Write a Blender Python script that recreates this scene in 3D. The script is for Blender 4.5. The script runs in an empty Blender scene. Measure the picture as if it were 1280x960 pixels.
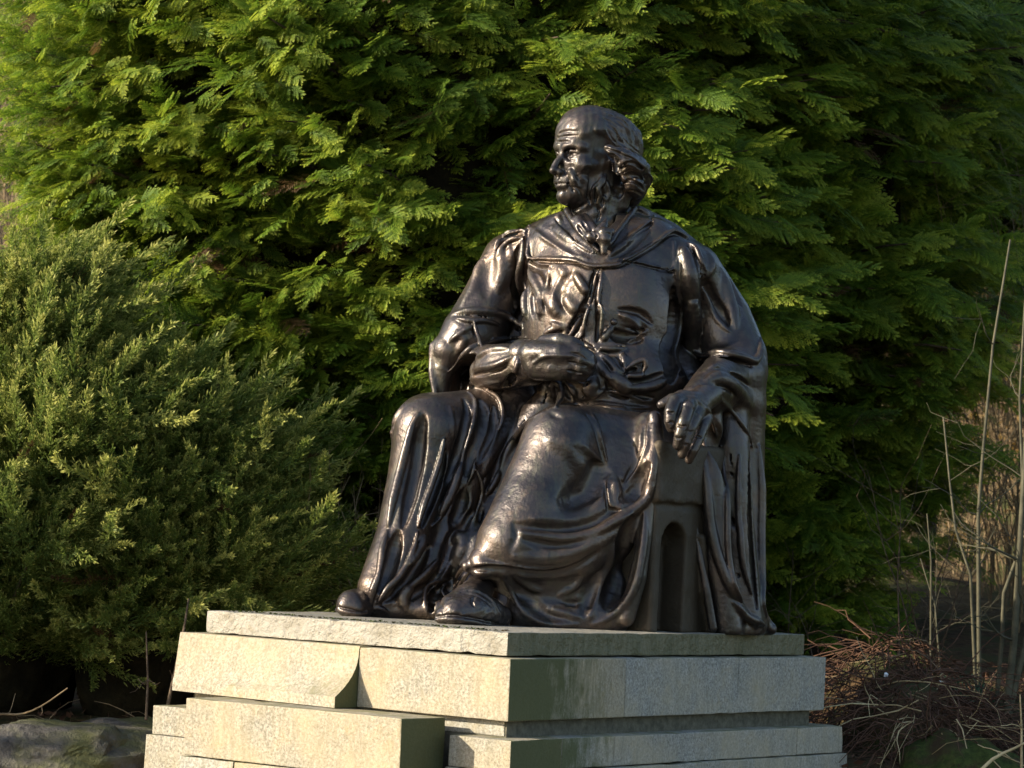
import bpy, bmesh, math, random, os
import numpy as np
from mathutils import Vector, Matrix
from math import radians, sin, cos, pi

scene = bpy.context.scene
COL = scene.collection
RNG = random.Random(7)
ONLY = os.environ.get("ONLY", "")          # empty in the scored render

# ------------------------------------------------------------------ camera
FPX, PITCH, ROLL = 3625.3, 0.05402, 0.05113
EYE = Vector((0.0, 0.0, 1.6))
cam_data = bpy.data.cameras.new("camera")
cam = bpy.data.objects.new("camera", cam_data)
COL.objects.link(cam)
cam_data.sensor_width = 36.0
cam_data.lens = FPX / 1280.0 * 36.0
cam_data.clip_start = 0.1
cam_data.clip_end = 500.0
cam.location = EYE
cam.rotation_euler = (Matrix.Rotation(pi/2 + PITCH, 3, 'X') @ Matrix.Rotation(ROLL, 3, 'Z')).to_euler()
cam_data.dof.use_dof = True
cam_data.dof.focus_distance = 12.1
cam_data.dof.aperture_fstop = 5.6
scene.camera = cam
scene.render.resolution_x, scene.render.resolution_y = 1024, 768

# ------------------------------------------------------------------ light
SUN_AZ = radians(72.0)      # from the direction towards the camera, round to the picture's left
SUN_EL = radians(21.0)
to_sun = Vector((-sin(SUN_AZ)*cos(SUN_EL), -cos(SUN_AZ)*cos(SUN_EL), sin(SUN_EL)))
world = bpy.data.worlds.new("World")
scene.world = world
world.use_nodes = True
wn = world.node_tree
wn.nodes.clear()
sky = wn.nodes.new("ShaderNodeTexSky")
sky.sky_type = 'NISHITA'
sky.sun_disc = False
sky.sun_elevation = SUN_EL
sky.sun_rotation = math.atan2(to_sun.x, to_sun.y)
sky.air_density = 1.0
sky.dust_density = 1.0
bg = wn.nodes.new("ShaderNodeBackground")
bg.inputs[1].default_value = 0.13
wo = wn.nodes.new("ShaderNodeOutputWorld")
wn.links.new(sky.outputs[0], bg.inputs[0])
wn.links.new(bg.outputs[0], wo.inputs[0])
sun_data = bpy.data.lights.new("sun", 'SUN')
sun_data.energy = 4.2
sun_data.angle = radians(0.5)
sun_data.color = (1.0, 0.90, 0.71)
sun = bpy.data.objects.new("sun", sun_data)
sun.rotation_euler = to_sun.to_track_quat('Z', 'Y').to_euler()
COL.objects.link(sun)
scene.view_settings.view_transform = 'Standard'
scene.view_settings.look = 'None'
scene.view_settings.gamma = 1.0
scene.view_settings.use_curve_mapping = False
scene.view_settings.exposure = 1.45
scene.cycles.max_bounces = 6
scene.cycles.use_denoising = True

# ------------------------------------------------------------------ where things are
# the pedestal's frame: corner C nearest the camera, Fd = the way the statue faces, Ld = its left
YAW = 0.6219
C0 = np.array([0.0332, 11.0, 1.2557])
Fd = np.array([-sin(YAW), -cos(YAW), 0.0])
Ld = np.array([cos(YAW), -sin(YAW), 0.0])
Ud = np.array([0.0, 0.0, 1.0])
def S(l, b, z=0.0):
    """l to the statue's left of the corner, b back from the front edge, z above the slab top"""
    return C0 + Ld*l - Fd*b + Ud*z
def ray(px, py):
    """direction (y = 1) of the sight line measured at one spot of the photograph"""
    a, b = px-640.0, py-480.0
    u = a*cos(ROLL) + b*sin(ROLL)
    v = -a*sin(ROLL) + b*cos(ROLL)
    fw, up = FPX*cos(PITCH) + v*sin(PITCH), FPX*sin(PITCH) - v*cos(PITCH)
    return np.array([u/fw, 1.0, up/fw])
def at(px, py, Y):
    d = ray(px, py)
    return np.array([EYE.x, EYE.y, EYE.z]) + d*Y
def at_z(px, py, z):
    d = ray(px, py)
    return np.array([EYE.x, EYE.y, EYE.z]) + d*((z-EYE.z)/d[2])

# ------------------------------------------------------------------ object helpers
def tag(o, label=None, cat=None, group=None, kind=None):
    if label: o["label"] = label
    if cat: o["category"] = cat
    if group: o["group"] = group
    if kind: o["kind"] = kind
    return o
def empty(name, loc, label, cat, group=None):
    o = bpy.data.objects.new(name, None)
    o.location = Vector(loc)
    o.empty_display_size = 0.2
    COL.objects.link(o)
    return tag(o, label, cat, group)
def link(name, me, parent=None, mats=(), smooth=False):
    for m in mats:
        me.materials.append(m)
    o = bpy.data.objects.new(name, me)
    COL.objects.link(o)
    if parent is not None:
        o.parent = parent
        o.matrix_parent_inverse = Matrix.Translation(-parent.location) @ Matrix.Identity(4) if parent.parent is None else Matrix.Identity(4)
    if smooth:
        me.polygons.foreach_set("use_smooth", [True]*len(me.polygons))
    return o
def np_mesh(name, V, Q):
    """mesh from an array of vertices and an array of equal-sized faces"""
    V = np.ascontiguousarray(V, dtype=np.float32); Q = np.ascontiguousarray(Q, dtype=np.int32)
    n = Q.shape[1]
    me = bpy.data.meshes.new(name)
    me.vertices.add(len(V)); me.vertices.foreach_set("co", V.ravel())
    me.loops.add(Q.size); me.loops.foreach_set("vertex_index", Q.ravel())
    me.polygons.add(len(Q))
    me.polygons.foreach_set("loop_start", np.arange(0, Q.size, n, dtype=np.int32))
    me.polygons.foreach_set("loop_total", np.full(len(Q), n, dtype=np.int32))
    me.update(calc_edges=True)
    return me
# ------------------------------------------------------------------ materials
class NT:
    def __init__(s, name):
        s.m = bpy.data.materials.new(name); s.m.use_nodes = True
        s.t = s.m.node_tree; s.t.nodes.clear()
        s.out = s.n("ShaderNodeOutputMaterial")
        s.b = s.n("ShaderNodeBsdfPrincipled")
        s.l(s.b.outputs[0], s.out.inputs[0])
        s.co = s.n("ShaderNodeTexCoord").outputs["Object"]
    def n(s, k, **kw):
        x = s.t.nodes.new(k)
        for a, v in kw.items(): setattr(x, a, v)
        return x
    def l(s, a, b): s.t.links.new(a, b)
    def noise(s, scale, detail=4, rough=.55, vec=None, dist=0.0):
        x = s.n("ShaderNodeTexNoise"); x.inputs["Scale"].default_value = scale
        x.inputs["Detail"].default_value = detail; x.inputs["Roughness"].default_value = rough
        x.inputs["Distortion"].default_value = dist
        s.l(vec if vec is not None else s.co, x.inputs["Vector"]); return x.outputs["Fac"]
    def vor(s, scale, feature='F1', vec=None):
        x = s.n("ShaderNodeTexVoronoi"); x.feature = feature; x.inputs["Scale"].default_value = scale
        s.l(vec if vec is not None else s.co, x.inputs["Vector"]); return x.outputs["Distance"]
    def ramp(s, fac, stops):
        x = s.n("ShaderNodeValToRGB"); r = x.color_ramp
        while len(r.elements) < len(stops): r.elements.new(0.5)
        for e, (p, c) in zip(r.elements, stops):
            e.position = p; e.color = (c if len(c) == 4 else (*c, 1)) if hasattr(c, '__len__') else (c, c, c, 1)
        s.l(fac, x.inputs[0]); return x.outputs[0]
    def mix(s, fac, a, b, mode='MIX'):
        x = s.n("ShaderNodeMix"); x.data_type = 'RGBA'; x.blend_type = mode
        for v, i in ((fac, 0), (a, 6), (b, 7)):
            if hasattr(v, 'links'): s.l(v, x.inputs[i])
            elif i == 0: x.inputs[0].default_value = v
            else: x.inputs[i].default_value = (*v, 1)
        return x.outputs[2]
    def math(s, op, a, b=0.0):
        x = s.n("ShaderNodeMath", operation=op)
        for v, i in ((a, 0), (b, 1)):
            if hasattr(v, 'links'): s.l(v, x.inputs[i])
            else: x.inputs[i].default_value = v
        return x.outputs[0]
    def mapping(s, scale, vec=None):
        x = s.n("ShaderNodeMapping"); x.inputs["Scale"].default_value = scale
        s.l(vec if vec is not None else s.co, x.inputs[0]); return x.outputs[0]
    def bump(s, h, strength=.3, dist=.01, normal=None):
        x = s.n("ShaderNodeBump"); x.inputs["Strength"].default_value = strength
        x.inputs["Distance"].default_value = dist; s.l(h, x.inputs["Height"])
        if normal is not None: s.l(normal, x.inputs["Normal"])
        s.l(x.outputs[0], s.b.inputs["Normal"]); return x.outputs[0]
    def set(s, **kw):
        for k, v in kw.items():
            i = s.b.inputs[k.replace('_', ' ')]
            if hasattr(v, 'links'): s.l(v, i)
            else: i.default_value = (*v, 1) if hasattr(v, '__len__') else v
        return s.m

def bronze_mat(name, dull=False):
    t = NT(name)
    big = t.noise(2.6, 5, .6); mid = t.noise(14, 5, .65); fine = t.noise(70, 4, .6)
    stre = t.noise(5, 5, .7, t.mapping((6, 6, .5)))
    c = t.ramp(big, [(.32, (.022, .018, .018)), (.5, (.042, .032, .029)), (.72, (.09, .060, .043))])
    c = t.mix(t.ramp(stre, [(.48, 0.0), (.72, .5)]), c, (.062, .064, .038))
    c = t.mix(t.ramp(mid, [(.55, 0.0), (.8, .6)]), c, (.12, .078, .05))
    r = t.ramp(mid, [(.25, .23), (.5, .33), (.8, .58)])
    r = t.mix(t.ramp(t.noise(1.7, 3, .5), [(.42, 0.0), (.62, .6)]), r, (.56, .56, .56))
    r = t.mix(t.ramp(stre, [(.45, 0.0), (.8, .5)]), r, (.62, .62, .62))
    h = t.math('ADD', t.math('MULTIPLY', mid, .8), t.math('MULTIPLY', fine, .25))
    t.bump(h, .5, .016)
    if dull:
        c = t.mix(.75, c, (.046, .034, .019))
        return t.set(Base_Color=c, Metallic=.3, Roughness=.6, Specular_IOR_Level=.3)
    return t.set(Base_Color=c, Metallic=.7, Roughness=r, Specular_IOR_Level=.6, Coat_Weight=.25, Coat_Roughness=.25)
M_BRONZE = bronze_mat("bronze")
M_BRONZE_DULL = bronze_mat("dull_olive_bronze", True)
def slab_mat():
    t = NT("weathered_sidelit_bronze")
    n1 = t.noise(7, 6, .65); n2 = t.noise(40, 5, .7); st = t.noise(6, 5, .7, t.mapping((7, 7, .8)))
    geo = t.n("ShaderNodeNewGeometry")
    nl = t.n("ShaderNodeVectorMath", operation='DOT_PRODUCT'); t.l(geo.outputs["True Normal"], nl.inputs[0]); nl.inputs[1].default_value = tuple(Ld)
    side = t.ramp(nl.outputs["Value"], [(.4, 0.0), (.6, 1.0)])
    c = t.mix(side, t.ramp(n1, [(.3, (.20, .175, .13)), (.55, (.29, .265, .22)), (.75, (.17, .13, .075))]), t.ramp(st, [(.3, (.085, .08, .035)), (.5, (.13, .115, .06)), (.75, (.18, .15, .085))]))  # sunlit front painted paler, shaded side darker olive, over the patina mottling
    c = t.mix(t.ramp(n1, [(.6, 0.0), (.8, .35)]), c, (.30, .27, .20))
    t.bump(t.math('ADD', n1, t.math('MULTIPLY', n2, .35)), .8, .05)
    return t.set(Base_Color=c, Metallic=.25, Roughness=.5)
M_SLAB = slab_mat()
def granite_mat(name, tint=(1, 1, 1)):
    t = NT(name)
    dl = t.n("ShaderNodeVectorMath", operation='DOT_PRODUCT'); t.l(t.co, dl.inputs[0]); dl.inputs[1].default_value = tuple(Ld)
    db = t.n("ShaderNodeVectorMath", operation='DOT_PRODUCT'); t.l(t.co, db.inputs[0]); db.inputs[1].default_value = tuple(-Fd)
    b = t.math('SUBTRACT', db.outputs["Value"], float(-Fd@C0))         # metres back from the front edge
    geo = t.n("ShaderNodeNewGeometry")
    nl = t.n("ShaderNodeVectorMath", operation='DOT_PRODUCT'); t.l(geo.outputs["True Normal"], nl.inputs[0]); nl.inputs[1].default_value = tuple(Ld)
    nz = t.n("ShaderNodeSeparateXYZ"); t.l(geo.outputs["True Normal"], nz.inputs[0])
    sp = t.vor(150); sp2 = t.noise(95, 4, .75); big = t.noise(3.2, 5, .6); mid = t.noise(11, 5, .6)
    st = t.noise(4, 6, .75, t.mapping((8, 8, 1.5)), .6)
    c = t.ramp(sp2, [(.30, (.06, .056, .048)), (.46, (.20, .193, .172)), (.58, (.31, .298, .27)), (.72, (.42, .405, .37))])
    c = t.mix(t.ramp(sp, [(.05, .5), (.28, 0.0)]), c, (.12, .12, .11))
    c = t.mix(t.ramp(big, [(.35, .65), (.65, 0.0)]), c, (.35, .29, .19))
    c = t.mix(t.ramp(st, [(.45, 0.0), (.72, .7)]), c, (.18, .165, .12))
    c = t.mix(t.ramp(mid, [(.56, 0.0), (.8, .4)]), c, (.36, .27, .13))
    # algae running down the face that never sees the sun, thickest by the corner
    fall = t.math('SUBTRACT', 1.0, t.math('MULTIPLY', b, 1.55))
    side = t.ramp(nl.outputs["Value"], [(.4, 0.0), (.6, 1.0)])
    a = t.math('ADD', t.math('MULTIPLY', fall, 1.0), t.math('ADD', t.math('MULTIPLY', t.math('SUBTRACT', st, .5), 1.1), t.math('MULTIPLY', t.math('SUBTRACT', mid, .5), .9)))
    a = t.math('MULTIPLY', t.ramp(a, [(.12, 0.0), (.62, .92)]), side)
    c = t.mix(a, c, (.062, .070, .024))
    up = t.math('MULTIPLY', t.ramp(nz.outputs[2], [(.6, 0.0), (.9, 1.0)]), t.ramp(mid, [(.42, 0.0), (.62, .8)]))
    c = t.mix(up, c, (.12, .12, .045))
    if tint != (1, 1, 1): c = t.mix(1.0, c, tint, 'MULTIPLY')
    t.bump(t.math('ADD', t.math('MULTIPLY', sp2, .6), mid), .5, .010)
    return t.set(Base_Color=c, Roughness=.82, Specular_IOR_Level=.3)
M_GRANITE = granite_mat("granite")
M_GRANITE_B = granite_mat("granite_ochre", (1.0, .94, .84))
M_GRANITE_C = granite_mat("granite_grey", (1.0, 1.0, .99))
def simple_mat(name, c1, c2, scale=8, rough=.85, bump=.3, detail=5, bd=.02, spec=.2, c3=None):
    t = NT(name)
    n = t.noise(scale, detail, .65); n2 = t.noise(scale*.23, 4, .6)
    c = t.ramp(n, [(.35, c1), (.65, c2)])
    if c3: c = t.mix(t.ramp(n2, [(.45, 0.0), (.6, 1.0)]), c, c3)
    t.bump(n, bump, bd)
    return t.set(Base_Color=c, Roughness=rough, Specular_IOR_Level=spec)
M_MORTAR = simple_mat("mortar", (.06, .055, .04), (.12, .11, .08), 30)
M_GROUND = simple_mat("leaf_litter", (.028, .018, .010), (.10, .062, .032), 22, .95, .8, 8, .05, .1, (.05, .05, .02))
M_HILL = simple_mat("wood_floor", (.05, .035, .02), (.17, .12, .06), 5, .95, .8, 8, .2, .1, (.08, .085, .03))
M_ROCK = simple_mat("lichened_rock", (.035, .031, .028), (.13, .115, .10), 11, .8, 1.0, 9, .06, .3, (.085, .085, .03))
M_MOSS = simple_mat("moss", (.020, .032, .008), (.06, .075, .018), 30, .95, .8, 8, .03, .1, (.045, .03, .016))
M_BARK = simple_mat("bark", (.045, .032, .022), (.13, .095, .065), 30, .9, .8, 6, .02, .1)
M_STEM = simple_mat("green_brown_stem", (.035, .032, .017), (.08, .07, .04), 14, .7, .4, 5, .01, .3)
M_TWIG = simple_mat("dry_twig", (.10, .065, .035), (.26, .19, .11), 12, .8, .3, 4, .01, .2)
M_TAN = simple_mat("dead_bracken", (.045, .022, .013), (.12, .062, .038), 9, .85, .3, 4, .01, .2)
M_STRAW = simple_mat("straw_stalk", (.28, .20, .10), (.45, .36, .20), 9, .7, .3, 4, .01, .2)
M_SHADE_CORE = simple_mat("shade_core_black", (.010, .009, .006), (.022, .018, .010), 10, 1, .6, 5, .05, .0)  # near-black: the shade inside the crowns put into the colour
def leaf_mat(name, dark, mid, tip, trans=.5, rough=.55):
    t = NT(name)
    at_ = t.n("ShaderNodeAttribute"); at_.attribute_name = "tone"
    n = t.noise(1.4, 3, .6)
    it = t.n("ShaderNodeAttribute"); it.attribute_type = 'INSTANCER'; it.attribute_name = "itone"
    f = t.math('ADD', t.math('ADD', t.math('MULTIPLY', at_.outputs["Fac"], .6), t.math('ADD', it.outputs["Fac"], .2)), t.math('MULTIPLY', t.math('SUBTRACT', n, .5), .9))
    c = t.ramp(f, [(0.0, (.10, .055, .022)), (.06, dark), (.5, mid), (.95, tip)])
    t.set(Base_Color=c, Roughness=rough, Specular_IOR_Level=.22)
    tr = t.n("ShaderNodeBsdfTranslucent"); t.l(c, tr.inputs[0])
    mx = t.n("ShaderNodeMixShader"); mx.inputs[0].default_value = trans
    t.l(t.b.outputs[0], mx.inputs[1]); t.l(tr.outputs[0], mx.inputs[2]); t.l(mx.outputs[0], t.out.inputs[0])
    return t.m
M_CYP = leaf_mat("cypress_leaf", (.028, .062, .008), (.105, .175, .014), (.32, .36, .035))
M_JUN = leaf_mat("juniper_leaf", (.042, .072, .014), (.135, .18, .034), (.42, .41, .11))
M_HEDGE = leaf_mat("hedge_leaf", (.02, .04, .012), (.04, .07, .02), (.07, .10, .03))
M_BLADE = leaf_mat("daffodil_leaf", (.025, .06, .035), (.04, .09, .05), (.06, .11, .05))
M_PETAL = simple_mat("white_petal", (.7, .7, .7), (.85, .85, .82), 8, .6, .1)
# ------------------------------------------------------------------ clay: a signed distance grid that is built up stroke by stroke
CL = 0.10
class Clay:
    def __init__(s, lo, hi, h):
        s.lo = np.array(lo, float); s.h = h
        s.n = np.ceil((np.array(hi)-s.lo)/h).astype(int)+1
        s.f = np.full(tuple(s.n), CL, np.float32)
    def _box(s, lo, hi):
        a = np.clip(np.floor((lo-s.lo)/s.h).astype(int), 0, s.n)
        b = np.clip(np.ceil((hi-s.lo)/s.h).astype(int)+1, 0, s.n)
        if (b <= a).any(): return None
        sl = tuple(slice(i, j) for i, j in zip(a, b))
        ax = [(s.lo[i]+np.arange(a[i], b[i])*s.h).astype(np.float32) for i in range(3)]
        return sl, ax[0][:, None, None], ax[1][None, :, None], ax[2][None, None, :]
    @staticmethod
    def _seg(X, Y, Z, a, b, ra, rb):
        a = np.asarray(a, np.float32); b = np.asarray(b, np.float32); ba = b-a
        L2 = float(ba@ba)+1e-12
        dx, dy, dz = X-a[0], Y-a[1], Z-a[2]
        t = np.clip((dx*ba[0]+dy*ba[1]+dz*ba[2])/L2, 0, 1)
        dx = dx-t*ba[0]; dy = dy-t*ba[1]; dz = dz-t*ba[2]
        return np.sqrt(dx*dx+dy*dy+dz*dz)-(ra+(rb-ra)*t)
    def _apply(s, sl, d, k, op):
        f = s.f[sl]
        if op == 'add':
            if k > 0:
                h = np.maximum(k-np.abs(f-d), 0)/k
                r = np.minimum(f, d)-h*h*k*.25
            else: r = np.minimum(f, d)
        else:
            d = -d
            if k > 0:
                h = np.maximum(k-np.abs(f-d), 0)/k
                r = np.maximum(f, d)+h*h*k*.25
            else: r = np.maximum(f, d)
        s.f[sl] = np.clip(r, -CL, CL)
    def path(s, P, R, k=.02, op='add'):
        P = np.asarray(P, float); R = np.broadcast_to(np.asarray(R, float), (len(P),))
        m = CL+k
        lo = (P-R[:, None]).min(0)-m; hi = (P+R[:, None]).max(0)+m
        bx = s._box(lo, hi)
        if bx is None: return
        sl, X, Y, Z = bx
        d = np.full(np.broadcast(X, Y, Z).shape, 9.0, np.float32)
        for i in range(len(P)-1):
            lo = np.minimum(P[i]-R[i], P[i+1]-R[i+1])-m; hi = np.maximum(P[i]+R[i], P[i+1]+R[i+1])+m
            bb = s._box(lo, hi)
            if bb is None: continue
            s2, x, y, z = bb
            loc = tuple(slice(q.start-o.start, q.stop-o.start) for q, o in zip(s2, sl))
            np.minimum(d[loc], s._seg(x, y, z, P[i], P[i+1], R[i], R[i+1]), out=d[loc])
        s._apply(sl, d, k, op)
    def cap(s, a, b, ra, rb=None, k=.03, op='add'):
        s.path([a, b], [ra, ra if rb is None else rb], k, op)
    def ell(s, c, r, R=None, k=.03, op='add'):
        """ellipsoid; R rows are its axes"""
        c = np.asarray(c, float); r = np.asarray(r, float)
        R = np.eye(3) if R is None else np.asarray(R, float)
        ext = np.sqrt(((R*r[:, None])**2).sum(0))+CL+k
        bx = s._box(c-ext, c+ext)
        if bx is None: return
        sl, X, Y, Z = bx
        dx, dy, dz = X-np.float32(c[0]), Y-np.float32(c[1]), Z-np.float32(c[2])
        k0 = 0; k1 = 0
        for i in range(3):
            q = dx*np.float32(R[i][0])+dy*np.float32(R[i][1])+dz*np.float32(R[i][2])
            k0 = k0+(q/r[i])**2; k1 = k1+(q/r[i]**2)**2
        k0 = np.sqrt(k0); k1 = np.sqrt(k1)+1e-6
        s._apply(sl, (k0*(k0-1)/k1).astype(np.float32), k, op)
    def box(s, c, hs, R, rad=.01, k=.01, op='add', taper=None):
        c = np.asarray(c, float); hs = np.asarray(hs, float); R = np.asarray(R, float)
        ext = np.abs(R*hs[:, None]).sum(0)+CL+k+rad
        bx = s._box(c-ext, c+ext)
        if bx is None: return
        sl, X, Y, Z = bx
        dx, dy, dz = X-np.float32(c[0]), Y-np.float32(c[1]), Z-np.float32(c[2])
        o = 0; m = None
        for i in range(3):
            q = np.abs(dx*np.float32(R[i][0])+dy*np.float32(R[i][1])+dz*np.float32(R[i][2]))-np.float32(hs[i]-rad)
            o = o+np.maximum(q, 0)**2; m = q if m is None else np.maximum(m, q)
        s._apply(sl, (np.sqrt(o)+np.minimum(m, 0)-rad).astype(np.float32), k, op)
    # --- reading the surface
    def sample(s, P):
        q = (np.asarray(P)-s.lo)/s.h
        i = np.clip(np.floor(q).astype(int), 0, s.n-2); t = np.clip(q-i, 0, 1)
        r = 0
        for a in (0, 1):
            for b in (0, 1):
                for c in (0, 1):
                    w = (t[..., 0] if a else 1-t[..., 0])*(t[..., 1] if b else 1-t[..., 1])*(t[..., 2] if c else 1-t[..., 2])
                    r = r+w*s.f[i[..., 0]+a, i[..., 1]+b, i[..., 2]+c]
        return r
    def hit(s, pts):
        """first surface point on each sight line (None where it misses)"""
        Y0, Y1 = s.lo[1], s.lo[1]+s.n[1]*s.h
        ys = np.arange(Y0, Y1, s.h*.8)
        D = np.array([ray(*p) for p in pts])
        P = np.array([EYE.x, EYE.y, EYE.z])+D[:, None, :]*ys[None, :, None]
        f = s.sample(P)
        inside = f < 0
        ok = inside.any(1)
        j = np.maximum(inside.argmax(1), 1)
        r = np.arange(len(pts))
        f0, f1 = f[r, j-1], f[r, j]
        t = np.where(ok, f0/(f0-f1+1e-9), 0)
        Q = P[r, j-1]+(P[r, j]-P[r, j-1])*t[:, None]
        e = s.h*1.5
        N = np.stack([s.sample(Q+np.eye(3)[i]*e)-s.sample(Q-np.eye(3)[i]*e) for i in range(3)], -1)
        N /= np.linalg.norm(N, axis=1)[:, None]+1e-9
        return Q, N, ok
    def stroke(s, pts, r, h, k=.012, op='add', taper=.35, smooth=7, front=.35, step=5.0):
        """a fold (add) or a furrow (sub) drawn along the present surface; h = how far it stands out / cuts in"""
        pts = np.array([p[:2] for p in pts], float)
        C = catmull(pts, step)
        Q, N, ok = s.hit(C)
        if ok.sum() < 2: return
        Q, N, C = Q[ok], N[ok], C[ok]
        # where the sight line jumps to a far surface, keep the nearer depth flowing
        y = Q[:, 1].copy()
        for _ in range(smooth):
            y2 = y.copy(); y2[1:-1] = (y[:-2]+2*y[1:-1]+y[2:])/4; y = y2
        D = np.array([ray(*p) for p in C]); E0 = np.array([EYE.x, EYE.y, EYE.z])
        Q = E0+D*y[:, None]
        V = -D/np.linalg.norm(D, axis=1)[:, None]
        N = N*(1-front)+V*front; N /= np.linalg.norm(N, axis=1)[:, None]
        for _ in range(2):
            N2 = N.copy(); N2[1:-1] = N[:-2]+2*N[1:-1]+N[2:]; N = N2/np.linalg.norm(N2, axis=1)[:, None]
        t = np.linspace(0, 1, len(Q))
        w = taper+(1-taper)*np.clip(np.minimum(t, 1-t)*4, 0, 1)**.7
        R = r*w; H = h*w
        P = Q+N*((H-R) if op == 'add' else (R-H))[:, None]
        s.path(P, R, k, op)
    def noise_relief(s, amp, scale, seed=1):
        """hand-worked unevenness all over the surface"""
        rs = np.random.RandomState(seed)
        lo = np.zeros(s.f.shape, np.float32)
        g = [np.arange(n)*s.h for n in s.n]
        for q in range(7):
            k = rs.normal(size=3); k = k/np.linalg.norm(k)*2*pi/scale*rs.uniform(.6, 1.8); ph = rs.uniform(0, 6.28)
            a = [(g[i]*k[i]) for i in range(3)]
            # separable: sin(a+b+c)
            ea, eb, ec = [np.exp(1j*v).astype(np.complex64) for v in a]
            m = (ea[:, None]*eb[None, :])[:, :, None]*(ec*np.exp(1j*ph)).astype(np.complex64)[None, None, :]
            lo += m.real
        s.f += (lo*np.float32(amp/2.6))
    def mesh(s, name):
        f = s.f
        S0 = f < 0
        c = np.zeros(tuple(s.n-1), np.uint8)
        for a in (0, 1):
            for b in (0, 1):
                for d in (0, 1):
                    c += S0[a:a+c.shape[0], b:b+c.shape[1], d:d+c.shape[2]]
        act = (c > 0) & (c < 8)
        I = np.stack(np.nonzero(act), 1)
        idx = np.full(act.shape, -1, np.int32); idx[act] = np.arange(len(I))
        acc = np.zeros((len(I), 3)); cnt = np.zeros(len(I))
        cr = [(0,0,0),(1,0,0),(0,1,0),(1,1,0),(0,0,1),(1,0,1),(0,1,1),(1,1,1)]
        vals = [f[I[:, 0]+a, I[:, 1]+b, I[:, 2]+d] for a, b, d in cr]
        for i in range(8):
            for j in range(i+1, 8):
                if sum(abs(cr[i][q]-cr[j][q]) for q in range(3)) != 1: continue
                m = (vals[i] < 0) != (vals[j] < 0)
                t = vals[i]/(vals[i]-vals[j]+1e-12)
                p = np.array(cr[i])[None]+(np.array(cr[j])-np.array(cr[i]))[None]*t[:, None]
                acc[m] += p[m]; cnt[m] += 1
        V = s.lo+(I+acc/cnt[:, None])*s.h
        Qs = []
        for ax in range(3):
            u, v = (ax+1) % 3, (ax+2) % 3
            A = [slice(None)]*3; B = [slice(None)]*3
            A[ax] = slice(0, -1); B[ax] = slice(1, None)
            for q in (u, v): A[q] = slice(1, -1); B[q] = slice(1, -1)
            sa, sb = S0[tuple(A)], S0[tuple(B)]
            m = sa != sb
            e = np.stack(np.nonzero(m), 1); e[:, u] += 1; e[:, v] += 1
            flip = sa[m]
            du = np.zeros(3, int); du[u] = 1; dv = np.zeros(3, int); dv[v] = 1
            def g(o): q = e-o; return idx[q[:, 0], q[:, 1], q[:, 2]]
            quad = np.stack([g(du+dv), g(dv), g(0*du), g(du)], 1)
            quad[~flip] = quad[~flip][:, ::-1]
            Qs.append(quad)
        Q = np.concatenate(Qs); n = len(V)
        a = np.concatenate([Q[:, 0], Q[:, 1], Q[:, 2], Q[:, 3]]); b = np.concatenate([Q[:, 1], Q[:, 2], Q[:, 3], Q[:, 0]])
        cnt = np.bincount(a, minlength=n)+np.bincount(b, minlength=n)+1e-9
        for lam in (.5, .35):
            A = np.stack([np.bincount(a, V[b, i], n)+np.bincount(b, V[a, i], n) for i in range(3)], 1)/cnt[:, None]
            V = V+(A-V)*lam
        return np_mesh(name, V, Q)

def catmull(P, step):
    P = np.asarray(P, float)
    if len(P) == 2:
        n = max(2, int(np.linalg.norm(P[1]-P[0])/step)+1)
        return P[0]+(P[1]-P[0])*np.linspace(0, 1, n)[:, None]
    E = np.vstack([2*P[0]-P[1], P, 2*P[-1]-P[-2]]); out = []
    for i in range(1, len(E)-2):
        n = max(1, int(np.linalg.norm((E[i+1]-E[i])[:2])/step))
        for t in np.arange(n)/n:
            out.append(.5*((2*E[i])+(-E[i-1]+E[i+1])*t+(2*E[i-1]-5*E[i]+4*E[i+1]-E[i+2])*t*t+(-E[i-1]+3*E[i]-3*E[i+1]+E[i+2])*t**3))
    out.append(E[-2])
    return np.array(out)
def yawR(a):
    """rows: side, forward, up; forward = straight to the camera turned by a towards the picture's left"""
    return np.array([[cos(a), -sin(a), 0], [-sin(a), -cos(a), 0], [0, 0, 1]])
# ------------------------------------------------------------------ the seated bronze
ZV = {1: (520, 260, 6.0), 2: (640, 260, 6.856), 3: (780, 240, 5.335), 4: (680, 380, 6.856), 5: (820, 380, 5.33),
      6: (470, 470, 5.053), 7: (600, 480, 4.8), 8: (540, 640, 4.267), 9: (400, 660, 5.333), 10: (740, 460, 2.667),
      11: (560, 380, 5.333), 12: (640, 110, 4.8), 0: (0, 0, 1.0)}
def zz(k, pts):
    x0, y0, s = ZV[k]
    return [(x0+p[0]/s, y0+p[1]/s) for p in pts]
def pp(rows):
    return [at(*r[:3]) for r in rows], [r[3] for r in rows]
def limb(c, rows, k=.05, op='add'):
    P, R = pp(rows); c.path(P, R, k, op)

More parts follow.
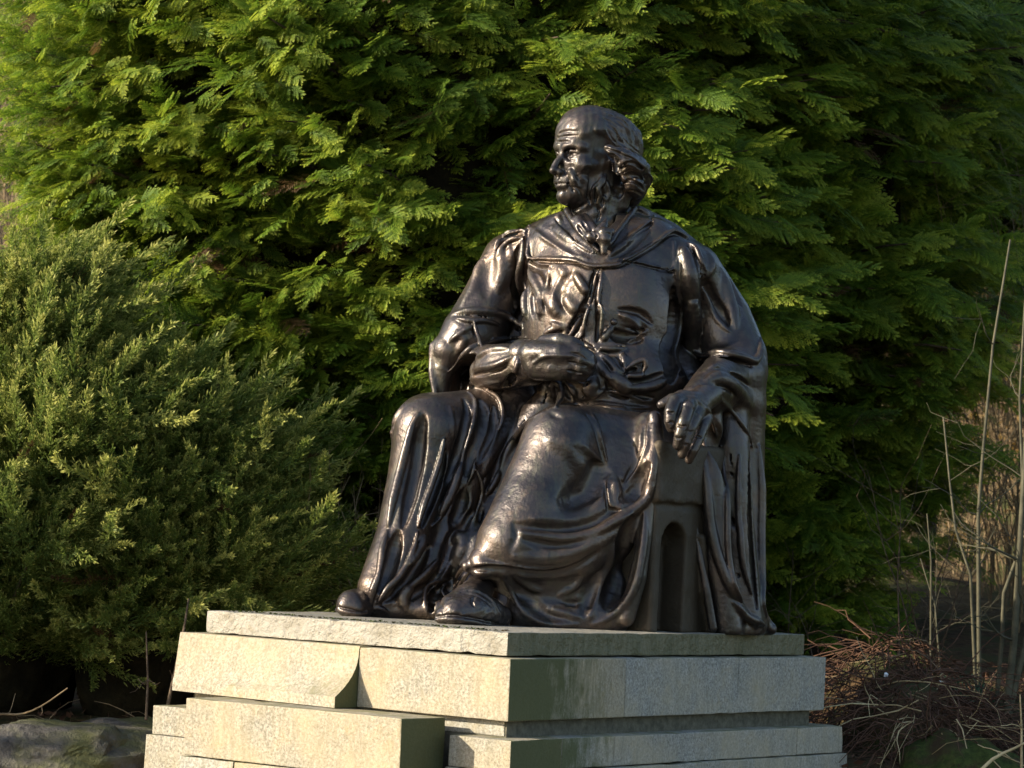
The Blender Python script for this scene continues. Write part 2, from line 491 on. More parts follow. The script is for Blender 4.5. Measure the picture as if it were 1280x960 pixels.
def sculpt_robe(h):
    c = Clay((-.78, 11.35, 1.20), (1.22, 13.25, 3.32), h)
    # torso, shoulders, hood round the neck
    c.ell(at(752, 400, 12.66), (.355, .30, .47), yawR(radians(12)), .05)
    limb(c, [(648, 333, 12.86, .135), (700, 315, 12.74, .16), (750, 312, 12.7, .165), (810, 316, 12.66, .16), (862, 342, 12.62, .125)], .06)
    limb(c, [(748, 315, 12.72, .16), (752, 285, 12.78, .135)], .05)
    limb(c, [(602, 492, 12.9, .11), (660, 490, 12.85, .12)], .03)
    limb(c, [(702, 276, 12.66, .04), (672, 296, 12.78, .045)], .04)
    limb(c, [(798, 274, 12.78, .055), (838, 292, 12.80, .045), (866, 313, 12.77, .04)], .03)
    limb(c, [(716, 300, 12.72, .10), (680, 308, 12.80, .09)], .05)
    limb(c, [(790, 283, 12.82, .085), (832, 300, 12.80, .07), (862, 322, 12.76, .06)], .04)
    c.ell(at(765, 478, 12.53), (.33, .25, .2), None, .06)
    # the arm across the body, in its wide sleeve
    limb(c, [(636, 326, 12.86, .118), (612, 378, 12.84, .128), (592, 418, 12.77, .138)], .05)
    limb(c, [(580, 424, 12.74, .115), (563, 438, 12.73, .085), (555, 460, 12.72, .052), (551, 492, 12.72, .036)], .03)
    limb(c, [(572, 430, 12.86, .09), (560, 462, 12.84, .06), (557, 495, 12.84, .05)], .03)
    limb(c, [(580, 440, 12.98, .10), (566, 468, 12.95, .07), (562, 496, 12.95, .06)], .03)
    limb(c, [(600, 460, 12.6, .10), (630, 458, 12.44, .098), (664, 455, 12.34, .088)], .02)
    # the arm on the chair, its sleeve falling to the slab
    limb(c, [(868, 340, 12.70, .12), (900, 400, 12.72, .14), (920, 445, 12.66, .135)], .05)
    limb(c, [(920, 462, 12.62, .13), (885, 486, 12.28, .085), (866, 500, 12.16, .06)], .04)
    limb(c, [(925, 470, 12.58, .115), (926, 560, 12.62, .105), (924, 650, 12.6, .105), (924, 730, 12.56, .10), (930, 775, 12.52, .10)], .04)
    limb(c, [(890, 560, 12.5, .05), (895, 650, 12.5, .06), (905, 740, 12.45, .07), (915, 785, 12.42, .08)], .04)
    # the gown behind the arms, and inside the skirts
    limb(c, [(655, 360, 12.98, .10), (645, 430, 12.96, .13), (640, 500, 12.92, .12)], .03)
    limb(c, [(845, 380, 12.82, .10), (852, 440, 12.82, .12), (860, 520, 12.78, .12), (900, 560, 12.72, .1)], .03)
    limb(c, [(602, 690, 12.34, .12), (600, 765, 12.34, .11), (660, 770, 12.3, .12), (740, 775, 12.3, .12)], .03)
    limb(c, [(575, 486, 12.95, .07), (606, 494, 12.92, .09)], .02)
    limb(c, [(848, 452, 12.72, .08), (866, 484, 12.62, .07)], .02)
    limb(c, [(887, 520, 12.34, .055), (890, 600, 12.31, .055), (897, 700, 12.32, .06), (910, 785, 12.34, .065)], .03)
    limb(c, [(912, 500, 12.50, .08), (914, 560, 12.46, .08), (918, 660, 12.45, .085), (930, 785, 12.46, .09)], .03)
    limb(c, [(868, 650, 12.27, .012), (876, 700, 12.26, .016), (884, 740, 12.26, .018), (891, 785, 12.27, .02)], .02)
    limb(c, [(808, 528, 12.15, .045), (810, 550, 12.06, .044), (812, 580, 12.02, .04), (812, 606, 12.01, .03)], .02)
    limb(c, [(818, 522, 12.08, .03), (824, 560, 12.02, .026), (826, 590, 12.01, .016)], .015)
    limb(c, [(800, 545, 12.24, .08), (803, 590, 12.12, .07), (803, 640, 12.08, .05)], .03)
    limb(c, [(530, 742, 12.28, .06), (560, 762, 12.26, .06), (600, 752, 12.27, .08)], .02)
    # the further leg
    limb(c, [(700, 520, 12.86, .17), (620, 532, 12.62, .165), (537, 538, 12.42, .158)], .04)
    limb(c, [(537, 540, 12.42, .155), (525, 600, 12.37, .14), (506, 670, 12.28, .122), (474, 735, 12.16, .092), (465, 752, 12.14, .06)], .03)
    limb(c, [(590, 548, 12.45, .125), (577, 620, 12.42, .115), (553, 690, 12.34, .10), (515, 745, 12.2, .07)], .04)
    limb(c, [(460, 764, 12.15, .03), (510, 762, 12.15, .04), (560, 762, 12.12, .04)], .03)
    limb(c, [(690, 500, 12.5, .08), (650, 555, 12.5, .09), (618, 630, 12.45, .09), (595, 690, 12.34, .08), (585, 745, 12.2, .06)], .03)
    # the nearer leg under the falling gown
    limb(c, [(835, 565, 12.62, .19), (765, 562, 12.32, .19), (702, 557, 12.08, .162)], .05)
    limb(c, [(700, 558, 12.07, .16), (672, 620, 12.02, .16), (645, 680, 11.95, .155)], .04)
    limb(c, [(668, 640, 11.97, .14), (638, 680, 11.93, .125), (606, 704, 11.89, .07), (584, 708, 11.88, .024)], .05)
    limb(c, [(640, 700, 11.93, .09), (690, 690, 11.95, .11)], .05)
    limb(c, [(765, 580, 12.24, .2), (752, 640, 12.12, .19), (720, 685, 12.02, .15)], .06)
    limb(c, [(680, 680, 11.99, .15), (745, 665, 12.1, .16)], .05)
    # the under gown to the slab
    limb(c, [(640, 720, 11.98, .085), (680, 725, 12.06, .14), (740, 735, 12.12, .15)], .04)
    limb(c, [(655, 765, 11.98, .08), (700, 775, 12.02, .11), (755, 770, 12.06, .11)], .04)
    # the fold that hangs from the chair arm to the slab
    limb(c, [(815, 550, 12.07, .03), (815, 600, 12.04, .03), (806, 660, 12.01, .034), (797, 720, 11.98, .038), (782, 772, 11.98, .04)], .02)
    limb(c, [(810, 620, 12.3, .08), (790, 700, 12.25, .09), (780, 770, 12.2, .08)], .03)
    # collar opening
    limb(c, [(742, 262, 12.58, .10), (750, 292, 12.56, .07), (752, 312, 12.55, .03)], .015, 'sub')
    limb(c, [(716, 262, 12.6, .06), (738, 296, 12.52, .04)], .015, 'sub')

    def R(k, pts, r=.02, hh=.014, kk=.014, **kw): c.stroke(zz(k, pts), r, hh*(.85 if k in (7, 8) else 1.35), kk*(.9 if k in (7, 8) else .5), 'add', **kw)
    def G(k, pts, r=.02, hh=.014, kk=.014, **kw): c.stroke(zz(k, pts), r, hh*(.8 if k in (7, 8) else 1.3), kk*(.9 if k in (7, 8) else .55), 'sub', **kw)
    # ---- shoulder and sleeve of the far arm
    G(1, [(830, 170), (815, 280), (820, 420), (815, 600), (805, 800), (800, 900)], .022, .03)
    R(1, [(800, 250), (790, 400), (770, 520), (790, 680)], .016, .016)
    G(1, [(770, 280), (735, 420), (735, 600), (760, 740), (810, 850)], .022, .028)
    R(1, [(700, 290), (715, 420), (700, 560)], .02, .012)
    G(1, [(810, 200), (720, 215), (650, 260), (600, 335)], .010, .018)
    R(1, [(820, 170), (730, 175), (650, 215), (590, 290)], .012, .014)
    R(1, [(800, 225), (710, 245), (640, 310), (600, 380)], .012, .014)
    G(1, [(780, 150), (700, 160), (640, 190), (585, 270)], .008, .012)
    R(1, [(640, 330), (650, 480), (620, 620)], .035, .012, .03)
    R(1, [(520, 360), (470, 450), (430, 600), (350, 720)], .03, .012, .03)
    G(1, [(560, 400), (530, 520), (520, 660)], .035, .010, .03)
    G(1, [(300, 800), (420, 815), (560, 825), (680, 850), (780, 910)], .020, .032)
    R(1, [(270, 800), (400, 775), (560, 780), (690, 820), (790, 880)], .018, .016)
    R(1, [(310, 830), (400, 850), (520, 850), (620, 880)], .012, .016)
    R(11, [(60, 180), (110, 240), (60, 330)], .02, .014)
    G(11, [(150, 130), (190, 200), (215, 280)], .010, .014)
    R(11, [(175, 120), (195, 190), (225, 285)], .010, .014)
    R(11, [(10, 250), (90, 190), (170, 140)], .014, .012)
    # hollow of the wide sleeve under the forearm, and its lit lip
    limb(c, [(556, 497, 12.6, .012), (570, 470, 12.56, .032), (590, 455, 12.5, .045), (605, 470, 12.56, .05), (582, 488, 12.58, .045), (572, 500, 12.58, .04)], .01, 'sub')
    limb(c, [(558, 496, 12.64, .028), (574, 474, 12.62, .052), (594, 454, 12.58, .055), (608, 462, 12.60, .05), (588, 486, 12.64, .055)], .01, 'sub')
    R(11, [(0, 450), (90, 370), (160, 310), (220, 280), (300, 245), (420, 230), (520, 225)], .013, .022, .008)
    a_ = np.array([.62, 0, .785]); c_ = np.array([-.785, 0, .62])
    c.ell(at(577, 467, 12.58), (.105, .17, .046), np.array([a_, [0, 1, 0], c_]), .008, 'sub')
    limb(c, [(541, 433, 12.72, .016), (539, 462, 12.70, .014), (544, 492, 12.68, .014)], .02)
    limb(c, [(604, 464, 12.54, .06), (630, 459, 12.42, .088), (664, 455, 12.33, .086)], .02)
    R(11, [(180, 390), (240, 330), (330, 300), (420, 300)], .018, .012)
    R(11, [(170, 430), (260, 420), (340, 400), (430, 350)], .016, .014)
    G(11, [(160, 480), (250, 460), (350, 430), (400, 400)], .012, .012)
    R(11, [(130, 530), (220, 520), (340, 520)], .012, .014)
    # cuff
    R(11, [(540, 245), (500, 310), (470, 400), (440, 480), (400, 540)], .012, .018, .008)
    G(11, [(560, 250), (520, 320), (505, 400), (500, 470), (470, 550)], .012, .022, .008)
    G(11, [(440, 470), (400, 530), (350, 560)], .02, .03)
    R(11, [(575, 250), (535, 320), (520, 400), (520, 460)], .010, .014, .008)

    # ---- hood yoke across the shoulders
    R(2, [(150, 160), (148, 260), (140, 350), (150, 435), (280, 440), (450, 445), (560, 460), (640, 495), (720, 505), (800, 500), (880, 495), (960, 465), (1100, 380), (1234, 290)], .011, .012, .008, taper=.8)
    G(2, [(130, 170), (132, 300), (130, 450)], .012, .018, .008, taper=.8)
    G(2, [(150, 455), (300, 460), (450, 465), (560, 480), (640, 512), (720, 522), (800, 516), (880, 511), (965, 482), (1105, 396), (1234, 308)], .010, .013, .006, taper=.8)
    R(3, [(0, 455), (80, 420), (200, 350), (300, 275), (340, 262), (420, 300)], .011, .012, .008, taper=.8)
    G(3, [(0, 470), (85, 435), (205, 365), (300, 292), (345, 278), (420, 310)], .010, .013, .006, taper=.8)
    R(2, [(335, 60), (400, 160), (480, 240), (580, 320), (680, 380), (760, 395)], .009, .011, .008)
    G(2, [(350, 50), (410, 145), (490, 225), (590, 305), (690, 368), (770, 388)], .008, .011, .006)
    R(2, [(430, 40), (490, 130), (560, 230), (650, 320), (740, 380)], .022, .014)
    R(2, [(160, 170), (280, 240), (400, 320), (520, 390), (640, 440)], .022, .010, .02)
    G(2, [(220, 170), (340, 250), (460, 330), (560, 390)], .02, .008, .02)
    R(2, [(350, 160), (430, 230), (520, 300)], .02, .010, .02)
    R(2, [(820, 420), (920, 350), (1010, 270), (1060, 200)], .02, .010, .02)
    G(2, [(860, 430), (960, 380), (1080, 280), (1180, 180)], .016, .008, .02)
    R(3, [(20, 330), (90, 270), (170, 210), (200, 160)], .012, .012)
    G(3, [(180, 170), (190, 200), (120, 260), (40, 320)], .010, .012, .008)
    R(3, [(60, 130), (100, 110), (170, 160)], .014, .010)
    # yoke corner on the near shoulder
    R(3, [(30, 462), (120, 478), (200, 497), (320, 520), (335, 400), (330, 330)], .007, .006, .004, taper=.9)
    G(3, [(30, 472), (120, 488), (200, 508), (325, 532)], .008, .009, .004, taper=.9)
    # ---- chest, far side (sunlit)
    R(2, [(150, 500), (180, 600), (250, 740), (270, 900)], .024, .016)
    G(2, [(180, 520), (260, 540), (300, 600), (300, 720), (280, 860)], .020, .014)
    G(2, [(150, 480), (230, 520), (330, 510)], .012, .014)
    R(2, [(330, 480), (320, 580), (300, 700)], .010, .010)
    R(2, [(410, 520), (460, 600), (390, 740), (370, 850)], .03, .014, .025)
    G(2, [(520, 560), (440, 620), (400, 700), (440, 820), (500, 900)], .03, .018, .025)
    R(2, [(540, 560), (590, 640), (650, 740)], .022, .020)
    R(2, [(460, 760), (500, 830), (560, 890)], .03, .014, .025)
    R(2, [(300, 700), (330, 800), (400, 920)], .03, .016, .025)
    R(2, [(130, 700), (115, 820), (130, 940)], .02, .018)
    G(2, [(165, 720), (170, 830), (185, 930)], .016, .014)
    R(2, [(215, 760), (235, 850), (240, 940)], .016, .014)
    # front opening: two long edges with a deep gap
    G(2, [(720, 520), (705, 600), (690, 700), (660, 790), (600, 870), (540, 950)], .020, .022, .008)
    R(2, [(735, 540), (710, 640), (690, 720), (665, 820), (640, 920), (640, 960)], .009, .012, .006)
    G(2, [(755, 520), (740, 640), (735, 760), (735, 880), (720, 960)], .012, .014, .008)
    R(2, [(775, 520), (768, 640), (760, 760), (762, 880), (775, 950)], .010, .018, .006)
    R(4, [(480, 0), (495, 80), (495, 180), (485, 290)], .010, .018, .006)
    G(4, [(455, 0), (465, 90), (465, 190), (450, 320)], .016, .024, .008)
    R(4, [(395, 0), (365, 90), (345, 180), (335, 260), (295, 300)], .009, .016, .006)
    G(4, [(370, 20), (300, 120), (265, 190), (215, 290)], .026, .03, .01)
    R(4, [(330, 90), (270, 180), (230, 260), (180, 300)], .010, .016, .006)
    G(4, [(230, 305), (300, 330), (380, 370), (430, 410)], .02, .03)
    R(4, [(290, 305), (350, 340), (430, 380)], .010, .018, .006)
    R(4, [(0, 270), (60, 225), (150, 200), (220, 240)], .014, .016)
    R(4, [(60, 160), (130, 190), (230, 190)], .012, .014)
    G(4, [(0, 300), (80, 250), (160, 235)], .010, .014)
    # ---- chest, near side (shaded)
    G(4, [(560, 220), (610, 250), (700, 270), (790, 270), (850, 210)], .038, .035, .02)
    R(4, [(590, 190), (640, 190), (720, 215), (800, 250)], .012, .016)
    R(4, [(500, 320), (560, 230), (600, 175)], .016, .014)
    G(4, [(640, 50), (740, 60), (840, 90), (920, 165)], .016, .018)
    R(4, [(650, 90), (740, 130), (800, 190), (850, 200)], .016, .014)
    R(4, [(720, 330), (800, 300), (880, 230)], .012, .014)
    G(4, [(560, 380), (680, 375), (770, 325), (850, 260)], .012, .016)
    R(4, [(470, 400), (500, 385), (560, 395), (640, 395), (700, 380)], .014, .018)
    G(4, [(500, 420), (560, 430), (620, 425), (660, 470), (680, 540)], .012, .012)
    R(4, [(490, 430), (560, 500), (620, 570), (680, 590)], .016, .018)
    R(4, [(680, 420), (690, 500), (700, 560)], .014, .012)
    G(4, [(470, 480), (540, 560), (620, 610), (700, 610)], .014, .024)
    R(4, [(700, 560), (780, 510), (860, 490), (870, 540), (840, 600)], .012, .020)
    G(4, [(710, 590), (780, 560), (850, 530)], .016, .026)
    R(4, [(700, 620), (780, 620), (860, 610)], .012, .014)
    G(4, [(700, 650), (800, 680), (920, 650), (1020, 600)], .020, .022)
    R(4, [(560, 610), (640, 670), (740, 730)], .034, .028)
    R(4, [(470, 490), (520, 580), (570, 640)], .018, .014)
    R(4, [(740, 720), (840, 720), (940, 700), (1050, 650)], .022, .018)
    G(4, [(560, 770), (680, 790), (800, 790), (930, 810)], .014, .020)
    G(4, [(530, 660), (560, 720), (640, 760)], .014, .018)
    R(4, [(560, 740), (700, 770), (860, 840)], .010, .010)
    R(4, [(440, 640), (410, 700), (390, 780)], .036, .03)
    G(4, [(370, 680), (365, 760), (350, 800)], .014, .02)
    R(4, [(320, 820), (430, 780), (520, 730)], .012, .014)
    R(4, [(300, 670), (350, 690), (350, 760)], .010, .014)
    R(4, [(190, 680), (240, 720), (280, 800)], .014, .018)
    G(4, [(160, 690), (190, 760), (240, 830)], .014, .016)
    # tassel-like folds in the lap
    R(4, [(20, 660), (70, 650), (130, 690), (155, 760), (130, 840), (100, 890)], .016, .022)
    R(4, [(60, 670), (80, 740), (90, 830)], .012, .014)
    G(4, [(30, 690), (20, 760), (0, 840)], .010, .022)
    G(4, [(100, 700), (110, 760), (110, 830)], .008, .014)
    # ---- fur band down the near side, dark channel beside it
    G(3, [(345, 640), (330, 750), (320, 850), (310, 950)], .04, .05, .02)
    R(3, [(360, 430), (350, 520), (360, 640), (375, 760)], .012, .014)
    R(3, [(400, 400), (425, 500), (440, 640), (455, 800), (470, 950)], .045, .030, .015, taper=.6)
    R(5, [(245, 0), (245, 100), (240, 200), (260, 300), (310, 350)], .045, .028, .015, taper=.6)
    G(5, [(110, 0), (110, 120), (100, 250), (90, 360), (100, 500)], .055, .055, .02)
    G(3, [(430, 360), (490, 470), (515, 600), (520, 750), (525, 940)], .009, .014, .006)
    R(3, [(430, 340), (470, 370), (520, 480), (545, 520)], .013, .018)
    G(3, [(455, 385), (500, 480), (540, 560)], .010, .022, .006)
    R(3, [(560, 400), (590, 480), (560, 560)], .022, .010, .02)
    G(3, [(540, 580), (570, 680), (630, 790), (690, 880)], .035, .026, .02)
    R(3, [(520, 640), (560, 740), (620, 850), (700, 930)], .016, .014)
    R(3, [(650, 520), (690, 640), (720, 760), (750, 900)], .028, .012, .02)
    G(3, [(690, 500), (720, 620), (780, 760)], .016, .010)
    # sleeve lower edge over the near forearm
    R(5, [(255, 320), (330, 350), (420, 335), (520, 350), (600, 370), (655, 385), (690, 320), (695, 230)], .016, .022)
    G(5, [(290, 375), (380, 365), (480, 375), (560, 385), (630, 410)], .030, .045)
    G(5, [(160, 470), (230, 430), (320, 390)], .022, .03)
    R(5, [(250, 470), (330, 460), (400, 410), (430, 430)], .014, .012)
    R(5, [(340, 510), (420, 490), (500, 530), (560, 600), (620, 680)], .035, .018, .02)
    G(5, [(400, 545), (470, 560), (530, 620)], .010, .010)
    G(5, [(500, 460), (560, 500), (620, 560)], .014, .016)
    R(5, [(200, 600), (260, 580), (320, 565), (380, 600), (450, 660), (520, 740), (600, 860), (640, 950)], .010, .018, .006)
    limb(c, [(932, 505, 12.58, .085), (905, 492, 12.44, .085), (884, 498, 12.28, .062)], .02)
    # the dark mouth of the sleeve
    limb(c, [(878, 510, 12.20, .03), (892, 535, 12.24, .055), (904, 560, 12.30, .06), (914, 600, 12.34, .05), (920, 650, 12.36, .03)], .02, 'sub')
    R(5, [(255, 605), (310, 640), (350, 710), (380, 800), (400, 880), (430, 950)], .008, .014, .006)
    R(10, [(372, 300), (385, 400), (400, 540), (430, 660), (480, 770), (545, 860)], .022, .022, .010, taper=.5)
    G(10, [(420, 300), (425, 450), (440, 600), (455, 700), (500, 800)], .012, .026, .008)
    R(10, [(438, 300), (445, 450), (450, 600), (465, 700), (500, 780)], .014, .020, .008)
    R(10, [(490, 290), (490, 420), (495, 560), (505, 660), (530, 750)], .016, .022, .008)
    G(10, [(465, 290), (467, 450), (475, 600), (490, 700)], .014, .026, .008)
    G(10, [(525, 300), (525, 500), (535, 680), (550, 800)], .02, .03, .01)
    R(10, [(555, 260), (562, 400), (560, 560), (562, 700), (570, 800), (600, 865)], .022, .020, .01)
    R(10, [(470, 780), (520, 830), (600, 870)], .02, .02)

    # ---- further leg
    R(6, [(270, 240), (235, 300), (205, 420), (160, 600), (110, 800), (80, 950)], .020, .022, .012)
    R(6, [(110, 330), (90, 420), (75, 560), (40, 700)], .016, .008)
    R(6, [(190, 170), (130, 260), (105, 320)], .02, .008, .02)
    G(6, [(300, 260), (275, 420), (250, 600), (210, 780), (170, 950)], .032, .028, .02)
    R(6, [(430, 400), (400, 530), (350, 680), (300, 820), (265, 950)], .014, .020, .008)
    G(6, [(440, 480), (410, 620), (370, 740), (320, 860), (290, 950)], .022, .026, .012)
    R(6, [(580, 100), (625, 160), (620, 260), (590, 360), (560, 470), (530, 600), (480, 720), (430, 860), (350, 950)], .013, .020, .008)
    G(6, [(555, 150), (575, 220), (560, 330), (530, 440), (490, 560), (440, 680)], .024, .018, .014)
    R(6, [(540, 560), (500, 680), (450, 800), (410, 880)], .022, .020, .012)
    R(6, [(470, 190), (480, 280), (490, 380)], .012, .006)
    G(6, [(660, 160), (690, 260), (660, 380), (610, 480), (570, 620)], .034, .028, .02)
    R(6, [(690, 80), (770, 150), (795, 230), (775, 340)], .012, .018, .008)
    R(6, [(690, 420), (640, 540), (600, 640), (580, 680)], .010, .014)
    G(6, [(740, 200), (745, 320), (700, 440), (640, 560)], .022, .022, .012)
    G(6, [(560, 720), (530, 840), (480, 950)], .03, .026, .02)
    G(6, [(800, 330), (770, 400), (700, 480)], .012, .022)
    R(6, [(630, 590), (660, 680), (655, 770), (630, 850), (600, 940)], .010, .020, .008)
    G(6, [(690, 640), (680, 750), (660, 860), (640, 950)], .014, .022, .01)
    R(6, [(880, 200), (800, 380), (720, 520), (680, 620)], .03, .012, .02)
    G(6, [(940, 280), (860, 400), (780, 530), (720, 700)], .014, .03, .01)
    R(6, [(780, 600), (760, 660), (700, 750)], .014, .02)
    # lower part of the further leg
    R(9, [(340, 60), (290, 180), (250, 290), (200, 380), (180, 440)], .018, .012)
    R(9, [(450, 20), (420, 150), (400, 300), (350, 430), (335, 520)], .018, .018, .01)
    G(9, [(270, 300), (235, 350), (225, 420)], .012, .016)
    R(9, [(285, 300), (250, 350), (235, 430)], .010, .012)
    G(9, [(520, 30), (480, 200), (440, 330), (400, 420)], .034, .034, .02)
    R(9, [(650, 30), (620, 130), (570, 240), (510, 340), (440, 420), (380, 500)], .014, .022, .008)
    R(9, [(700, 60), (650, 160), (600, 240)], .022, .018)
    G(9, [(720, 130), (640, 270), (560, 380), (480, 460), (420, 500)], .026, .026, .015)
    R(9, [(790, 210), (700, 310), (610, 390), (540, 460), (500, 510)], .014, .016)
    G(9, [(840, 250), (740, 370), (650, 430), (560, 500)], .022, .022, .012)
    R(9, [(600, 400), (560, 470), (570, 540)], .03, .016, .02)
    R(9, [(320, 600), (330, 540), (390, 530), (450, 560), (470, 600)], .010, .014, .006)
    G(9, [(345, 580), (390, 575), (440, 590)], .014, .03, .006)
    # gap between the legs
    G(8, [(215, 0), (180, 60), (110, 150), (80, 230), (40, 320)], .03, .035, .015)
    R(8, [(230, 20), (200, 100), (150, 170), (110, 240)], .022, .014)
    R(9, [(880, 100), (930, 60), (960, 110), (900, 240)], .035, .014, .02)
    R(9, [(870, 330), (780, 360), (710, 400), (695, 480), (715, 570)], .009, .018, .006)
    G(9, [(850, 370), (790, 420), (760, 500), (740, 550)], .030, .028, .01)
    R(9, [(880, 345), (820, 370), (805, 420), (830, 460), (870, 470)], .008, .02, .005)

    # ---- near leg: the big smooth fall of the gown
    R(7, [(420, 150), (480, 135), (560, 120), (620, 130), (655, 165), (700, 250), (730, 350), (765, 480)], .009, .014, .006)
    G(7, [(640, 180), (690, 270), (715, 360), (750, 490)], .010, .010, .006)
    G(7, [(640, 118), (760, 140), (900, 155), (1000, 150)], .012, .014, .008)
    R(7, [(650, 115), (780, 125), (920, 145), (1020, 145)], .010, .014, .006)
    R(7, [(380, 170), (280, 240), (220, 310), (160, 410), (130, 500)], .016, .014, .01)
    G(7, [(420, 170), (450, 190), (480, 200)], .014, .010)
    G(7, [(560, 380), (640, 450), (700, 500), (760, 530)], .03, .014, .025)
    R(7, [(620, 370), (680, 430), (730, 470)], .014, .010)
    R(7, [(440, 340), (560, 400), (620, 500), (600, 620)], .05, .010, .04)
    G(7, [(700, 500), (680, 600), (620, 660), (500, 700)], .05, .018, .04)
    # the turned-up corner of cloth
    R(7, [(765, 580), (770, 660), (785, 735), (840, 745), (895, 760)], .007, .010, .005)
    R(7, [(810, 560), (810, 630), (820, 700), (850, 720)], .022, .014, .008)
    G(7, [(750, 600), (755, 680), (775, 750), (850, 765), (900, 775)], .008, .012, .005)
    G(7, [(840, 560), (870, 640), (890, 700)], .010, .016, .006)
    G(7, [(950, 490), (900, 560), (860, 620)], .014, .016)
    # sweeping folds below the knee
    R(7, [(1010, 230), (1000, 370), (960, 480), (900, 570), (870, 610)], .012, .014, .008)
    G(7, [(985, 260), (975, 380), (930, 480), (870, 580)], .012, .010, .01)
    R(7, [(1040, 250), (1045, 400), (1030, 560), (1000, 680), (900, 780), (780, 850), (640, 930)], .022, .016, .016)
    G(7, [(1010, 480), (960, 580), (900, 660), (840, 700)], .026, .024, .015)
    R(7, [(1030, 620), (990, 700), (880, 780), (760, 830)], .02, .014, .015)
    G(7, [(800, 760), (680, 830), (520, 860), (360, 860), (210, 850)], .026, .018, .02)
    R(7, [(720, 710), (600, 790), (480, 820), (330, 810)], .03, .010, .025)
    R(8, [(460, 110), (580, 130), (720, 140), (850, 110), (960, 60), (1060, 10)], .020, .016, .014)
    G(8, [(500, 150), (600, 175), (700, 190), (820, 170)], .020, .014, .015)
    R(8, [(440, 240), (560, 250), (680, 235), (800, 190), (920, 140), (1010, 90)], .030, .018, .02)
    G(8, [(440, 60), (450, 120), (420, 200)], .014, .008, .014)
    # hem of the upper gown and the roll under it
    R(8, [(115, 450), (120, 380), (160, 310), (220, 285), (310, 275), (400, 290), (520, 300), (640, 300)], .012, .018, .008)
    G(8, [(200, 310), (260, 300), (340, 300), (450, 315), (560, 330), (680, 325), (780, 290), (880, 220)], .022, .02, .01)
    R(8, [(130, 450), (150, 390), (200, 320)], .010, .014, .006)
    G(8, [(140, 430), (175, 360), (210, 330)], .014, .03, .006)
    R(8, [(990, 130), (950, 260), (900, 370), (860, 470), (840, 560)], .024, .020, .015)
    G(8, [(1060, 40), (1020, 160), (1000, 300), (960, 420), (930, 500)], .045, .045, .02)
    R(8, [(1135, 0), (1130, 150), (1110, 280), (1080, 400), (1020, 500), (930, 570), (860, 600)], .018, .020, .01)
    G(8, [(880, 330), (850, 430), (810, 530)], .03, .024, .02)
    R(8, [(380, 360), (440, 460), (520, 560), (640, 600), (780, 600)], .014, .012, .01)
    G(8, [(420, 330), (500, 440), (590, 530), (720, 560)], .03, .022, .02)
    R(8, [(430, 330), (520, 400), (580, 420)], .016, .014)
    R(8, [(680, 440), (760, 400), (800, 350)], .014, .014)
    G(8, [(700, 480), (760, 490), (790, 480)], .016, .018)
    R(8, [(620, 520), (700, 540), (780, 560)], .016, .014)
    G(8, [(340, 470), (370, 540), (400, 600), (450, 625)], .014, .02, .008)
    limb(c, [(545, 730, 12.34, .07), (575, 738, 12.34, .075), (600, 745, 12.34, .08)], .01)
    limb(c, [(604, 716, 12.06, .05), (640, 722, 12.08, .08)], .01)
    limb(c, [(945, 775, 12.56, .05), (963, 786, 12.56, .028)], .04)
    # small hand-worked dents
    c.noise_relief(.0006, .14, 3)
    c.noise_relief(.0003, .035, 5)
    zc = C0[2]-.004
    zs = c.lo[2]+np.arange(c.n[2])*c.h
    c.f = np.maximum(c.f, (zc-zs)[None, None, :].astype(np.float32))
    return c

STATUE_C = S(-.757, 1.1, 0)
statue = empty("seated_statue", STATUE_C, "dark bronze statue of a seated robed man looking aside on the stone pedestal", "statue")
if ONLY != "scene":
    H_ROBE = float(os.environ.get("HR", ".0051"))
    clay = sculpt_robe(H_ROBE)
    robe = link("robed_body", clay.mesh("robed_body"), statue, [M_BRONZE], True)
    q_, n_, _o = clay.hit(zz(4, [(598, 155)]))
    bm = bmesh.new(); bmesh.ops.create_uvsphere(bm, u_segments=12, v_segments=8, radius=.016)
    for v in bm.verts: v.co = Vector(q_[0])+Vector(v.co)
    me = bpy.data.meshes.new("button"); bm.to_mesh(me); bm.free()
    bt = bpy.data.objects.new("button", me); me.materials.append(M_BRONZE); COL.objects.link(bt); bt.parent = robe; bt.matrix_parent_inverse = robe.matrix_parent_inverse.inverted() if False else Matrix.Identity(4)
    me.polygons.foreach_set("use_smooth", [True]*len(me.polygons))
